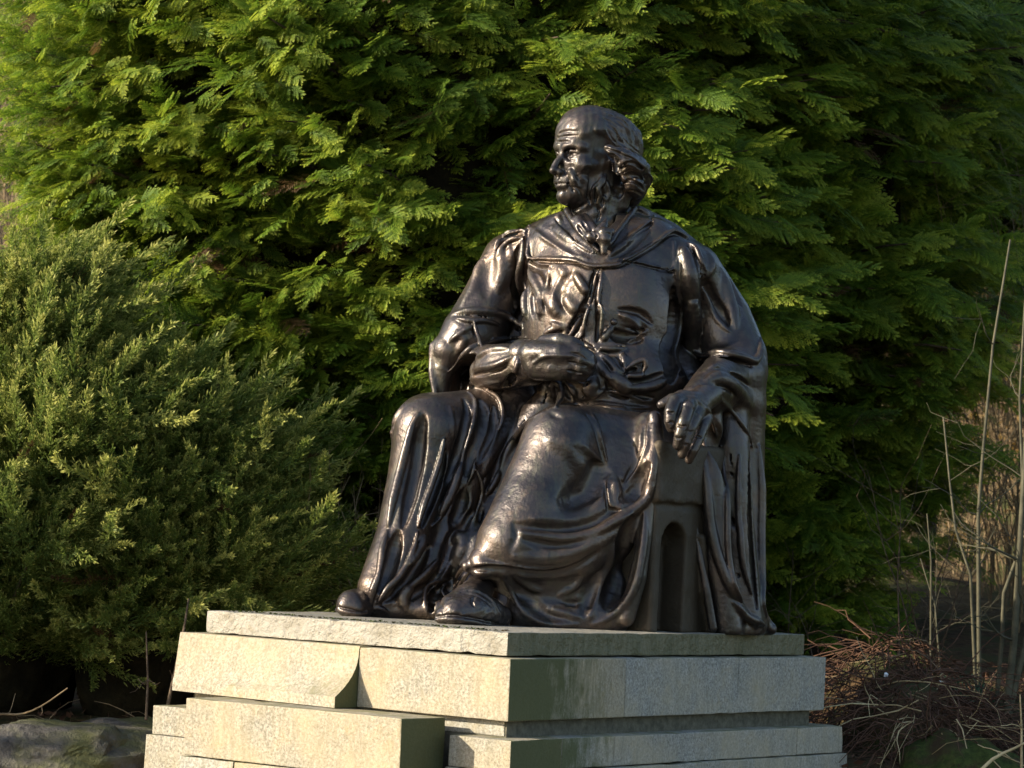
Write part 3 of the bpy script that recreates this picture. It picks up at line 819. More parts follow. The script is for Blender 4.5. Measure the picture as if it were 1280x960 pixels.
# ------------------------------------------------------------------ head: modelled in its own frame (forward, left, up; 1 = chin to crown)
def sculpt_head(h):
    HH = .445; YC = 12.64; az = radians(57)
    fw = np.array([-sin(az), -cos(az), -.03]); fw /= np.linalg.norm(fw)
    lf = np.cross(np.array([0, 0, 1.0]), fw); lf /= np.linalg.norm(lf)
    up = np.cross(fw, lf)
    o = at(743, 261, YC)                      # chin level, middle of the skull
    def P(u, v, w): return o+HH*(fw*u+lf*v+up*w)
    RR = np.array([fw, lf, up])
    c = Clay(o+np.array([-.30, -.36, -.30]), o+np.array([.34, .36, .50]), h)
    def E(u, v, w, r, k=.03, op='add', R=None): c.ell(P(u, v, w), np.array(r)*HH, RR if R is None else R, k*HH, op)
    def T(rows, k=.03, op='add'): c.path([P(*q[:3]) for q in rows], [q[3]*HH for q in rows], k*HH, op)
    # skull and forehead
    E(-.06, 0, .62, (.40, .325, .36), .05)
    E(.17, 0, .69, (.255, .275, .285), .10)
    E(.06, 0, .74, (.30, .29, .25), .10)
    E(.19, 0, .42, (.215, .235, .26), .12)
    E(.17, 0, .18, (.20, .18, .15), .12)
    E(.10, .10, .22, (.17, .12, .14), .10)
    E(.10, -.10, .22, (.17, .12, .14), .10)
    E(.335, 0, .085, (.085, .085, .075), .07)
    E(.30, 0, .13, (.10, .12, .08), .06)
    # neck and the flesh under the jaw
    T([(-.06, 0, .25, .235), (-.05, 0, -.1, .225), (-.06, 0, -.5, .26)], .08)
    T([(.15, 0, .06, .12), (.05, 0, -.18, .14)], .10)
    # brow, sockets
    T([(.375, .05, .575, .035), (.36, .14, .595, .038), (.29, .23, .56, .035)], .05)
    T([(.375, -.05, .575, .035), (.36, -.14, .595, .038), (.29, -.23, .56, .035)], .05)
    for s in (1, -1):
        E(.375, .125*s, .495, (.07, .085, .060), .04, 'sub')
        E(.305, .12*s, .490, (.062, .066, .056), .012)
        T([(.350, .065*s, .493, .013), (.372, .115*s, .530, .015), (.345, .165*s, .525, .014), (.300, .205*s, .490, .013)], .012)
        T([(.350, .065*s, .478, .010), (.365, .115*s, .452, .012), (.340, .165*s, .455, .012), (.300, .205*s, .480, .011)], .012)
        E(.371, .118*s, .493, (.012, .018, .020), .006, 'sub')
        T([(.335, .07*s, .430, .022), (.325, .15*s, .405, .026), (.27, .21*s, .43, .022)], .03)     # bag under the eye
        T([(.350, .08*s, .405, .008), (.335, .15*s, .375, .010), (.27, .22*s, .40, .008)], .014, 'sub')
        E(.235, .19*s, .385, (.10, .075, .075), .07)                                               # cheek bone
        E(.215, .245*s, .255, (.10, .05, .09), .06, 'sub')                                          # hollow cheek
        T([(.425, .06*s, .335, .012), (.400, .105*s, .285, .015), (.370, .125*s, .21, .012), (.34, .12*s, .15, .010)], .022, 'sub')
        T([(.375, .12*s, .325, .03), (.355, .15*s, .25, .03), (.32, .15*s, .18, .025)], .035)
        E(.17, .29*s, .58, (.12, .025, .10), .10, 'sub')                                            # temple
        E(.447, .043*s, .322, (.042, .030, .030), .012)                                             # nostril wing
        E(.455, .022*s, .303, (.018, .010, .012), .006, 'sub')
    # nose
    T([(.375, 0, .545, .034), (.425, 0, .47, .031), (.470, 0, .395, .034), (.500, 0, .345, .040)], .03)
    E(.497, 0, .338, (.040, .036, .032), .015)
    E(.385, 0, .545, (.02, .05, .015), .02, 'sub')
    # mouth and chin
    E(.385, 0, .235, (.060, .11, .075), .05)
    T([(.420, .015, .285, .012), (.430, .012, .255, .010)], .01, 'sub')
    T([(.395, .09, .222, .012), (.430, .04, .238, .017), (.436, 0, .234, .016), (.430, -.04, .238, .017), (.395, -.09, .222, .012)], .014)
    T([(.395, .085, .196, .012), (.424, .035, .190, .020), (.428, 0, .190, .021), (.424, -.035, .190, .020), (.395, -.085, .196, .012)], .014)
    T([(.385, .105, .208, .008), (.432, .04, .216, .007), (.445, 0, .213, .007), (.432, -.04, .216, .007), (.385, -.105, .208, .008)], .008, 'sub')
    T([(.39, .05, .150, .016), (.405, 0, .148, .018), (.39, -.05, .150, .016)], .02, 'sub')
    E(.375, 0, .095, (.055, .065, .05), .03)
    # forehead creases
    for pts in ([(283, 275), (320, 262), (390, 258)], [(275, 300), (320, 290), (395, 285)], [(270, 325), (310, 322), (350, 325)]):
        c.stroke(zz(12, pts), .007, .004, .008, 'sub', step=2.5)
    T([(.39, .015, .60, .006), (.40, .013, .56, .008)], .01, 'sub')
    # ear on the near side
    E(-.035, .315, .40, (.055, .03, .09), .02)
    E(-.03, .345, .405, (.035, .02, .06), .01, 'sub')
    T([(.015, .33, .35, .014), (-.03, .345, .315, .02), (-.07, .335, .36, .014), (-.085, .335, .43, .014), (-.05, .34, .485, .015), (.0, .335, .47, .013)], .01)
    def R(pts, r=.008, hh=.008, k=.006, **kw): c.stroke(zz(12, pts), r, hh, k, 'add', step=2.5, **kw)
    def G(pts, r=.007, hh=.007, k=.005, **kw): c.stroke(zz(12, pts), r, hh, k, 'sub', step=2.5, **kw)
    # hair: thin on top, a heavy wave swept back over the ear, a mass at the nape
    def at12(x, y, Y): return at(640+x/4.8, 110+y/4.8, Y)
    def hair(rows, k=.02): c.path([at12(*r[:3]) for r in rows], [r[3] for r in rows], k)
    hair([(585, 205, 12.58, .036), (645, 232, 12.60, .042), (700, 300, 12.64, .055), (715, 380, 12.66, .05)], .04)
    hair([(575, 365, 12.46, .018), (640, 390, 12.46, .026), (700, 412, 12.48, .027), (758, 445, 12.54, .031), (785, 500, 12.60, .027)])
    hair([(650, 455, 12.46, .014), (700, 432, 12.46, .024), (760, 470, 12.52, .036)])
    hair([(700, 500, 12.52, .038), (725, 565, 12.55, .046), (745, 610, 12.60, .040)])
    hair([(775, 480, 12.60, .036), (792, 550, 12.64, .032), (755, 610, 12.66, .042), (720, 660, 12.68, .04)])
    hair([(680, 620, 12.60, .03), (650, 700, 12.62, .04)])
    for k, pts in enumerate([[(520, 170), (590, 200), (640, 250), (650, 320)],
                [(560, 155), (640, 180), (700, 240), (715, 320)], [(600, 150), (690, 190), (745, 260), (760, 340)],
                [(560, 250), (590, 300), (650, 350), (720, 380)],
                [(620, 240), (660, 300), (710, 350), (770, 400)]]):
        R(pts, .009, .006, .006)
        G([(x+14, y+8) for x, y in pts], .006, .006, .005)
        G([(x-16, y+14) for x, y in pts[1:]], .005, .005, .005)
    for pts in [[(560, 350), (610, 370), (670, 395), (720, 420), (790, 470)], [(575, 380), (620, 405), (650, 440), (640, 470)],
                [(640, 480), (650, 455), (700, 435), (760, 455), (800, 510)], [(655, 500), (700, 480), (750, 500), (790, 560)],
                [(660, 560), (700, 540), (750, 560), (790, 600)], [(680, 600), (730, 600), (780, 630)], [(820, 510), (835, 550), (815, 600)]]:
        R(pts, .011, .008, .006)
        G([(x+4, y+14) for x, y in pts], .008, .009, .005)
    G([(575, 395), (610, 430), (625, 480), (620, 520)], .012, .012)
    G([(650, 520), (680, 530), (720, 520), (760, 530)], .014, .014)
    G([(600, 600), (650, 620), (640, 660)], .016, .012)
    # whiskers on the near cheek and jaw
    for pts in [[(560, 520), (550, 560), (520, 600), (500, 650)], [(545, 530), (520, 570), (480, 600), (455, 640)],
                [(510, 600), (530, 640), (520, 690), (540, 720)],
                
                [(545, 640), (560, 690), (545, 740)], [(570, 560), (580, 620), (570, 680)]]:
        R(pts, .009, .010, .005)
    for pts in [[(500, 610), (505, 650), (500, 690)], [(530, 570), (545, 620), (545, 680)], [(515, 720), (525, 760), (510, 800)],
                [(450, 600), (460, 650), (470, 700)]]:
        G(pts, .007, .012, .004)
    # face lines seen in the photograph
    G([(340, 590), (390, 600), (420, 650), (430, 700)], .006, .005)
    R([(400, 520), (440, 560), (450, 620)], .014, .006, .012)
    G([(460, 480), (475, 540), (465, 600), (455, 650)], .010, .007, .008)
    G([(280, 700), (340, 730), (400, 720), (450, 690)], .008, .006, .008)
    c.noise_relief(.0014, .05, 11)
    return c

def sculpt_neckcloth(h):
    """turned-down collar, loose cravat and its bow in the neck opening"""
    c = Clay(at(742, 290, 12.55)+np.array([-.2, -.22, -.17]), at(742, 290, 12.55)+np.array([.24, .3, .20]), h)
    limb(c, [(742, 258, 12.66, .10), (748, 290, 12.66, .10), (750, 320, 12.62, .08)], .02)
    def at2(x, y, Y): return at(640+x/6.856, 260+y/6.856, Y)
    def b(rows, k=.01, op='add'): c.path([at2(*r[:3]) for r in rows], [r[3] for r in rows], k, op)
    b([(470, 20, 12.58, .016), (520, 110, 12.50, .014), (580, 200, 12.45, .012), (650, 290, 12.42, .010), (740, 365, 12.40, .008)])
    b([(570, 100, 12.50, .026), (600, 150, 12.47, .028), (650, 210, 12.44, .024)])
    b([(620, 80, 12.52, .02), (680, 150, 12.46, .02), (720, 200, 12.43, .018)])
    b([(650, 235, 12.41, .020), (680, 250, 12.39, .028), (722, 250, 12.385, .014)])
    b([(728, 245, 12.375, .016), (735, 258, 12.372, .016)])
    b([(805, 100, 12.42, .006), (790, 150, 12.41, .018), (750, 200, 12.40, .022), (725, 230, 12.39, .014)])
    b([(730, 240, 12.385, .018), (790, 215, 12.38, .026), (845, 205, 12.385, .018)])
    b([(740, 255, 12.38, .018), (800, 270, 12.375, .026), (830, 300, 12.38, .014)])
    b([(760, 270, 12.38, .016), (790, 320, 12.375, .018), (785, 380, 12.37, .012)])
    b([(1050, 10, 12.64, .014), (970, 120, 12.54, .014), (900, 210, 12.46, .012), (850, 290, 12.42, .010), (800, 355, 12.39, .008)])
    def R(pts, r=.006, hh=.006): c.stroke(zz(2, pts), r, hh, .004, 'add', step=2.5)
    def G(pts, r=.006, hh=.008): c.stroke(zz(2, pts), r, hh, .004, 'sub', step=2.5)
    G([(600, 110), (640, 170), (690, 225)], .008, .010); G([(560, 150), (620, 235), (700, 320)], .009, .012)
    G([(725, 225), (726, 250), (722, 280)], .005, .006)
    R([(800, 200), (845, 210), (845, 265)], .005, .004)
    G([(860, 120), (850, 200), (870, 260)], .014, .018)
    c.noise_relief(.0008, .06, 4)
    return c
if ONLY != "scene":
    head = link("head", sculpt_head(.0034).mesh("head"), statue, [M_BRONZE], True)
    neckcloth = link("cravat", sculpt_neckcloth(.0036).mesh("cravat"), statue, [M_BRONZE], True)
# ------------------------------------------------------------------ hands, shoes, chair
def at10(k, x, y, Y):
    x0, y0, s = ZV[k]
    return at(x0+x/s, y0+y/s, Y)
ZV[20] = (780, 460, 6.0)
def sculpt_near_hand(h):
    o = at(852, 530, 12.05)
    c = Clay(o+np.array([-.16, -.2, -.2]), o+np.array([.17, .25, .17]), h)
    def f(rows, k=.008, op='add'): c.path([at10(20, *r[:3]) for r in rows], [r[3] for r in rows], k, op)
    # wrist, back of the hand
    f([(640, 190, 12.20, .060), (560, 250, 12.12, .058), (500, 290, 12.07, .050)], .03)
    f([(430, 230, 12.05, .034), (500, 240, 12.06, .036), (560, 300, 12.08, .036), (600, 380, 12.12, .034)], .03)
    # four fingers falling over the end of the chair arm, each of its own length
    f([(440, 230, 12.05, .036), (385, 250, 12.00, .0330), (352, 330, 11.965, .0290), (348, 400, 11.962, .0270), (358, 446, 11.975, .0235)], .012)
    f([(500, 260, 12.05, .034), (478, 300, 11.99, .0300), (448, 400, 11.955, .0270), (420, 500, 11.95, .0250), (402, 578, 11.965, .0215)], .010)
    f([(560, 310, 12.07, .034), (540, 370, 12.01, .0280), (500, 450, 11.975, .0255), (465, 560, 11.965, .0230), (436, 645, 11.98, .0200)], .010)
    f([(610, 380, 12.11, .032), (590, 440, 12.06, .0260), (560, 530, 12.03, .0230), (520, 620, 12.01, .0210), (487, 690, 12.02, .0180)], .010)
    # thumb, mostly behind, pointing to the lap
    f([(440, 250, 12.08, .030), (360, 240, 12.06, .028), (300, 268, 12.05, .023), (280, 275, 12.05, .020)], .012)
    def R(pts, r=.006, hh=.004, k=.006): c.stroke(zz(20, pts), r, hh, k, 'add', step=2)
    def G(pts, r=.005, hh=.004, k=.004): c.stroke(zz(20, pts), r, hh, k, 'sub', step=2)
    G([(325, 330), (350, 338), (375, 332)]); G([(400, 430), (440, 440), (465, 436)]); G([(385, 520), (410, 528), (435, 524)])
    G([(335, 415), (350, 405), (372, 415)]); R([(340, 425), (350, 445), (368, 430)], .005, .003)
    G([(470, 470), (500, 480), (515, 475)]); G([(445, 570), (465, 575), (480, 570)]); G([(540, 510), (570, 520), (585, 512)])
    R([(455, 265), (500, 262), (520, 300)], .012, .006, .01); R([(540, 340), (560, 350)], .012, .006, .01)
    R([(470, 215), (540, 230), (600, 290), (650, 330)], .008, .004, .01)
    return c
def sculpt_far_hand(h):
    """the hand at the breast, fingers hooked under the fold of the gown"""
    o = at(700, 452, 12.25)
    c = Clay(o+np.array([-.22, -.2, -.16]), o+np.array([.22, .25, .16]), h)
    def f(rows, k=.010, op='add'): c.path([at10(11, *r[:3]) for r in rows], [r[3] for r in rows], k, op)
    f([(500, 340, 12.34, .070), (600, 375, 12.29, .066), (700, 378, 12.26, .062)], .03)
    f([(700, 260, 12.24, .030), (780, 275, 12.215, .028), (860, 300, 12.20, .026)], .03)
    # back of the hand: flat facet above, broad dark facet below
    f([(570, 315, 12.27, .048), (700, 308, 12.24, .045), (800, 312, 12.22, .040)], .03)
    f([(585, 405, 12.26, .056), (700, 415, 12.235, .054), (800, 410, 12.215, .050)], .03)
    f([(560, 335, 12.26, .050), (650, 332, 12.215, .050), (740, 335, 12.19, .050), (830, 350, 12.185, .045)], .02)
    f([(600, 430, 12.25, .050), (700, 436, 12.215, .050), (800, 430, 12.20, .046)], .015)
    c.stroke(zz(11, [(570, 395), (640, 350), (740, 345), (860, 350)]), .010, .007, .008, 'add', step=3)
    # fingers bent over and inward
    f([(780, 290, 12.21, .034), (870, 315, 12.175, .030), (935, 350, 12.19, .027), (960, 380, 12.24, .024)])
    f([(790, 350, 12.20, .036), (880, 375, 12.165, .030), (940, 400, 12.185, .027), (950, 420, 12.24, .023)])
    f([(790, 410, 12.21, .036), (875, 430, 12.175, .029), (925, 445, 12.195, .026), (930, 455, 12.25, .022)])
    f([(780, 460, 12.23, .032), (850, 475, 12.195, .026), (895, 485, 12.21, .023), (900, 490, 12.25, .020)])
    # thumb along the top edge
    f([(640, 250, 12.26, .030), (740, 235, 12.215, .028), (820, 250, 12.20, .024), (880, 275, 12.205, .020)])
    c.stroke(zz(11, [(800, 320), (860, 335), (930, 370)]), .006, .008, .004, 'sub', step=3)
    c.stroke(zz(11, [(800, 385), (870, 400), (930, 415)]), .006, .008, .004, 'sub', step=3)
    c.stroke(zz(11, [(790, 440), (850, 455), (900, 465)]), .006, .008, .004, 'sub', step=3)
    c.noise_relief(.0006, .06, 8)
    return c
def sculpt_near_shoe(h):
    o = at(592, 752, 11.8)
    c = Clay(o+np.array([-.22, -.25, -.14]), o+np.array([.26, .3, .14]), h)
    def f(rows, k=.02, op='add'): c.path([at10(8, *r[:3]) for r in rows], [r[3] for r in rows], k, op)
    f([(75, 555, 11.74, .045), (130, 545, 11.74, .066), (210, 530, 11.78, .072), (300, 540, 11.84, .066), (360, 560, 11.9, .05)], .02)
    f([(200, 470, 11.84, .062), (230, 440, 11.90, .062), (260, 400, 11.96, .06)], .04)
    f([(110, 500, 11.78, .05), (190, 460, 11.84, .055)], .03)
    c.stroke(zz(8, [(10, 575), (80, 570), (180, 580), (290, 600), (400, 622)]), .012, .012, .005, 'add', step=3, taper=.8)
    c.stroke(zz(8, [(20, 560), (90, 550), (180, 560), (290, 582), (380, 605)]), .006, .007, .004, 'sub', step=3, taper=.8)
    c.stroke(zz(8, [(165, 415), (230, 420), (290, 450), (330, 490), (370, 560)]), .008, .008, .005, 'add', step=3)
    c.stroke(zz(8, [(150, 430), (220, 440), (280, 470), (320, 510)]), .005, .006, .004, 'sub', step=3)
    c.stroke(zz(8, [(230, 450), (210, 480), (230, 510)]), .006, .005, .005, 'sub', step=3)
    zs = c.lo[2]+np.arange(c.n[2])*c.h
    c.f = np.maximum(c.f, (C0[2]-.003-zs)[None, None, :].astype(np.float32))
    c.noise_relief(.001, .03, 8)
    return c
def sculpt_far_shoe(h):
    o = at(445, 752, 12.15)
    c = Clay(o+np.array([-.14, -.2, -.12]), o+np.array([.2, .3, .14]), h)
    def f(rows, k=.02, op='add'): c.path([at10(9, *r[:3]) for r in rows], [r[3] for r in rows], k, op)
    f([(205, 505, 12.06, .058), (240, 500, 12.12, .060), (290, 490, 12.22, .055)], .02)
    f([(170, 530, 12.04, .035), (240, 540, 12.04, .040), (300, 530, 12.1, .04)], .02)
    c.stroke(zz(9, [(112, 548), (180, 560), (250, 572), (310, 565)]), .012, .010, .005, 'add', step=3, taper=.8)
    c.stroke(zz(9, [(125, 528), (190, 542), (255, 555), (310, 550)]), .005, .006, .004, 'sub', step=3, taper=.8)
    zs = c.lo[2]+np.arange(c.n[2])*c.h
    c.f = np.maximum(c.f, (C0[2]-.003-zs)[None, None, :].astype(np.float32))
    return c
RS = np.array([Ld, -Fd, Ud])
def sculpt_chair(h):
    c = Clay((-.62, 11.75, 1.20), (1.22, 13.45, 2.45), h)
    def B(l0, l1, b0, b1, z0, z1, rad=.012, k=.012, op='add'):
        c.box(S((l0+l1)/2, (b0+b1)/2, (z0+z1)/2), [abs(l1-l0)/2, abs(b1-b0)/2, abs(z1-z0)/2], RS, rad, k, op)
    for l0, l1 in ((-.26, -.10), (-1.44, -1.28)):
        B(l0, l1, 1.15, 1.96, -.02, .56)
        B(l0-.0, l1+.015, 1.14, 1.96, .52, .79, .02)
    B(-1.3, -.2, 1.22, 1.96, -.02, .62)
    B(-1.42, -.2, 1.84, 1.98, -.02, .95, .03)
    # arched recess in the side
    B(-.22, 0, 1.205, 1.395, -.05, .36, .004, .004, 'sub')
    c.path([S(-.17, 1.30, .36), S(-.03, 1.30, .36)], [.095, .095], .004, 'sub')
    c.path([S(-.085, 1.49, .40), S(-.085, 1.53, .2), S(-.085, 1.62, 0)], [.018, .022, .026], .012)
    c.path([S(-.095, 1.14, .525), S(-.095, 1.96, .525)], [.014, .014], .008, 'sub')
    zs = c.lo[2]+np.arange(c.n[2])*c.h
    c.f = np.maximum(c.f, (C0[2]-.003-zs)[None, None, :].astype(np.float32))
    c.noise_relief(.0016, .12, 2)
    return c
if ONLY != "scene":
    link("hand", sculpt_near_hand(.003).mesh("hand"), statue, [M_BRONZE], True)
    link("hand", sculpt_far_hand(.0034).mesh("hand_folded"), statue, [M_BRONZE], True)
    link("shoe", sculpt_near_shoe(.0038).mesh("shoe"), statue, [M_BRONZE], True)
    link("shoe", sculpt_far_shoe(.0038).mesh("shoe_far"), statue, [M_BRONZE], True)
    link("armchair", sculpt_chair(.009).mesh("armchair"), statue, [M_BRONZE_DULL], True)
# ------------------------------------------------------------------ the stone pedestal: every block by itself
from mathutils import noise as mnoise
def weather(bm, step, amp, chip, seed):
    """cut the faces up, then wear them: a slight unevenness everywhere, chips along the arrises"""
    for ax in range(3):
        ed = {}
        for e in bm.edges:
            n = int(e.calc_length()/step)
            if n > 0: ed.setdefault(min(n, 40), []).append(e)
        if ax == 0:
            for n, es in sorted(ed.items(), reverse=True):
                es = [e for e in es if e.is_valid]
                if es: bmesh.ops.subdivide_edges(bm, edges=es, cuts=n, use_grid_fill=True)
    sharp = [e for e in bm.edges if e.is_manifold and e.calc_face_angle(0) > radians(40)]
    sv = {v for e in sharp for v in e.verts}
    r = bmesh.ops.bevel(bm, geom=sharp, offset=.005, segments=2, profile=.6, affect='EDGES')
    edge_v = {v for f in r["faces"] for v in f.verts}
    bm.normal_update()
    for v in bm.verts:
        p = v.co*9+Vector((seed, seed*2, 0))
        d = mnoise.noise(p)*amp+mnoise.noise(p*4.3)*amp*.5
        if v in edge_v:
            c = mnoise.noise(v.co*23+Vector((0, seed, 3)))
            d -= max(0, c-.28)*chip
        v.co += v.normal*d
def prism_block(name, parent, mat, l0, l1, prof_f, b1, z0, z1, bev=.006, seed=0, data=None):
    """a block from l0 to l1; prof_f = [(z, fw at l0, fw at l1)...] from bottom to top is its front outline; b1 its back"""
    bm = bmesh.new(); rs = random.Random(seed)
    rows = []
    for l, k in ((l0, 1), (l1, 2)):
        front = [bm.verts.new(S(l, -p[k], p[0])+np.array([rs.uniform(-1, 1), rs.uniform(-1, 1), rs.uniform(-1, 1)])*.0015) for p in prof_f]
        back = [bm.verts.new(S(l, b1, z)) for z in (prof_f[-1][0], prof_f[0][0])]
        rows.append(front+back)
    n = len(rows[0])
    for i in range(n):
        j = (i+1) % n
        bm.faces.new([rows[0][i], rows[0][j], rows[1][j], rows[1][i]])
    bm.faces.new(rows[0][::-1]); bm.faces.new(rows[1])
    bmesh.ops.recalc_face_normals(bm, faces=bm.faces)
    if bev: weather(bm, .07, .0007, .016, seed)
    me = bpy.data.meshes.new(name); bm.to_mesh(me); bm.free()
    return link(name, me, parent, [mat])
def blk(l0, l1, b0, b1, z0, z1, mat=None, bev=.006, name="stone_block", seed=0, parent=None):
    return prism_block(name, parent or pedestal, mat or M_GRANITE, l0+.002, l1-.002, [(z0+.0015, -b0, -b0), (z1-.0015, -b0, -b0)], b1, z0, z1, bev, seed)
W, D = 1.514, 2.255
H1, Z1 = -.0917, -.331
ZN, Z2, Z3 = -.393, -.513, -.66
ZG = -1.40
pedestal = empty("stone_pedestal", S(-W/2, D/2, ZG), "pale granite block pedestal with lit front and shaded green stained side", "pedestal")
if ONLY != "statue":
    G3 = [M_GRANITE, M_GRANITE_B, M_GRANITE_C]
    m1 = .0737; g = .0
    # mortar core that closes the joints
    blk(-W-.03, .03, -.03+.012, D+.02, ZG, H1-.004, M_MORTAR, 0, "mortar_core")
    # cap course: near front block, the flared front blocks, side blocks
    tz, bz = H1-.003, Z1
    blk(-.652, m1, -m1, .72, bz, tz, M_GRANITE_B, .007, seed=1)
    def flare(l0, l1, a0, a1, mat, seed, fillet=True):
        pr = []
        for k in range(9):
            t = k/8
            z = bz+.045+(tz-.012-bz-.045)*t
            e = (1-t)**2.4
            pr.append((z, m1+a0*e, m1+a1*e))
        pr = [(bz, m1+a0, m1+a1)]+pr+[(tz, m1-.002, m1-.002)]
        prism_block("stone_block", pedestal, mat, l0+.0015, l1-.0015, pr, .45, bz, tz, .004, seed)
    # far front block: its face leans out to the foot, hollowed out beside the joint
    bm = bmesh.new(); rows = []
    for l, w in ((-W-m1, 0), (-1.3, 0), (-1.12, 0), (-1.04, .15), (-.97, .5), (-.90, .85), (-.82, 1), (-.74, 1), (-.6535, 1)):
        a = .028+(.134-.028)*(l+W+m1)/(W+m1-.652)
        fr = [(bz, m1+a)]
        for k in range(11):
            t = k/10; e = (1-w)*(1-(.18*(1-t)+t))+w*(1-t)**2.3
            if w < .5 and k == 0: e = 1-.02*(1-w)
            fr.append((bz+.042+(tz-.014-bz-.042)*t, m1+a*min(1, e)))
        fr.append((tz, m1-.004))
        rows.append([bm.verts.new(S(l, -f_, z_)) for z_, f_ in fr]+[bm.verts.new(S(l, .45, z_)) for z_ in (tz, bz)])
    n = len(rows[0])
    for a_, b_ in zip(rows[:-1], rows[1:]):
        for i in range(n): bm.faces.new([a_[i], a_[(i+1) % n], b_[(i+1) % n], b_[i]])
    bm.faces.new(rows[0][::-1]); bm.faces.new(rows[-1]); bmesh.ops.recalc_face_normals(bm, faces=bm.faces)
    for v in bm.verts: v.co += v.normal*0+Vector((0, 0, 0))
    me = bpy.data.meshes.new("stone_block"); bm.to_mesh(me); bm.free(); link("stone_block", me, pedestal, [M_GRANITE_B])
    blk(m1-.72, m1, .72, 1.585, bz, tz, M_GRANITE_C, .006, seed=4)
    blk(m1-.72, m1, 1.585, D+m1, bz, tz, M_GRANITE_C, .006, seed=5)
    blk(-W-m1, m1-.72, 1.4, D+m1, bz, tz, M_GRANITE, .006, seed=6)
    blk(-W-m1, m1-.72, .45, 1.4, bz, tz, M_GRANITE, .006, seed=7)
    # necking course, set back; its centre bay comes forward
    mn = .022
    blk(-.8, mn, -mn, 1.30, ZN, Z1, M_GRANITE, .003, seed=8)
    blk(-.8, mn, 1.30, D+mn, ZN, Z1, M_GRANITE, .003, seed=9)
    blk(-W-mn, -.8, .3, D+mn, ZN, Z1, M_GRANITE, .003, seed=10)
    blk(-W-mn, -.8, -mn, .3, ZN, Z1, M_GRANITE, .003, seed=11)
    L0, L1, FB = -1.27, -.195, .373
    zc = Z1-.002
    for ci, (z0, fb, cuts) in enumerate([(-.56, .373, ()), (-.80, .378, (-1.0, -.45)), (-1.05, .40, (-.75,)), (ZG, .45, (-1.0, -.4))]):
        e = [L0-.012*ci]+list(cuts)+[L1+.01*ci]
        for k in range(len(e)-1):
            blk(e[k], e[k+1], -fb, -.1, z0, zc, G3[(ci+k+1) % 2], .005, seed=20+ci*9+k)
        zc = z0
    # courses under it
    z1 = ZN
    for ci, (z0, mm, fb, cuts_f, cuts_s) in enumerate([(Z2, .139, .375, (-.36,), (.26+.3, 1.99)), (Z3-.03, .156, .382, (-1.02, -.42), (.42, 1.25, 2.0)),
                                                       (-.90, .16, .39, (-.7,), (.9, 1.6)), (-1.13, .21, .44, (-1.1, -.4), (.5, 1.3, 1.9)), (ZG, .26, .50, (-.75,), (.9, 1.7))]):
        # bays beside it and the sides
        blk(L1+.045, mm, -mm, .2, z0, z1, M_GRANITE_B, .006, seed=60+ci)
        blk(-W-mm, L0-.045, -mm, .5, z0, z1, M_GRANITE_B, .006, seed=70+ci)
        e = [.2]+list(cuts_s)+[D+mm]
        for k in range(len(e)-1):
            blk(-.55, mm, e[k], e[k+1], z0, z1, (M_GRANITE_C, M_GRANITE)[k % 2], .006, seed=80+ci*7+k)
        blk(-W-mm, -.95, .5, 1.45, z0, z1, M_GRANITE, .006, seed=120+ci)
        blk(-W-mm, -.95, 1.45, D+mm, z0, z1, M_GRANITE, .006, seed=130+ci)
        blk(-.95, -.55, 1.9, D+mm, z0, z1, M_GRANITE, .006, seed=140+ci)
        z1 = z0
    # the statue's own bronze slab, its faces roughly finished
    bm = bmesh.new()
    bmesh.ops.create_cube(bm, size=1)
    for v in bm.verts:
        l = -W/2+v.co.x*W; b = D/2+v.co.y*D; z = -.0917/2+v.co.z*(.0917-.002)
        v.co = S(l, b, z+.0)
    weather(bm, .03, .0028, .025, 77)
    me = bpy.data.meshes.new("base_slab"); bm.to_mesh(me); bm.free()
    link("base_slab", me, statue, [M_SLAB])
# ------------------------------------------------------------------ the lie of the land
def ss(a, b, x):
    t = np.clip((x-a)/(b-a), 0, 1); return t*t*(3-2*t)
def wav(x, y, s, seed):
    rs = np.random.RandomState(seed); r = 0
    for k in range(6):
        a = rs.uniform(0, 6.28); f = s*rs.uniform(.6, 2.2); r = r+np.sin((x*cos(a)+y*sin(a))*f+rs.uniform(0, 6.28))/(.6+k*.35)
    return r/3
def ground_z(x, y):
    x = np.asarray(x, float); y = np.asarray(y, float)
    z = -.15+.85*ss(11.6, 13.6, y+.25*x)*ss(-9, -1, -abs(x)*.5)+0*x
    z = z+.28*ss(1.2, 2.6, x)*ss(12.5, 14.6, y)
    z = z+.5*ss(15, 20, y)+5.5*ss(19, 34, y)+9.0*ss(34, 60, y)
    z = z+.05*wav(x, y, 2.1, 3)*ss(11, 13, y)+.35*wav(x, y, .35, 5)*ss(18, 26, y)
    return z
if ONLY != "statue":
    xs = np.concatenate([np.linspace(-150, -8, 20), np.linspace(-7.5, 7.5, 90), np.linspace(8, 150, 20)])
    ys = np.concatenate([np.linspace(-60, 9, 18), np.linspace(9.3, 22, 80), np.linspace(22.5, 60, 40), np.linspace(64, 300, 12)])
    X, Y = np.meshgrid(xs, ys, indexing='ij'); Z = ground_z(X, Y)
    V = np.stack([X, Y, Z], -1).reshape(-1, 3)
    i, j = np.meshgrid(np.arange(len(xs)-1), np.arange(len(ys)-1), indexing='ij'); n = len(ys)
    Q = np.stack([i*n+j, (i+1)*n+j, (i+1)*n+j+1, i*n+j+1], -1).reshape(-1, 4)
    gr = link("ground", np_mesh("ground", V, Q), None, [M_GROUND, M_HILL], True)
    ym = Y[:-1, :-1].reshape(-1)
    gr.data.polygons.foreach_set("material_index", (ym > 17.5).astype(np.int32))
    tag(gr, kind="structure")
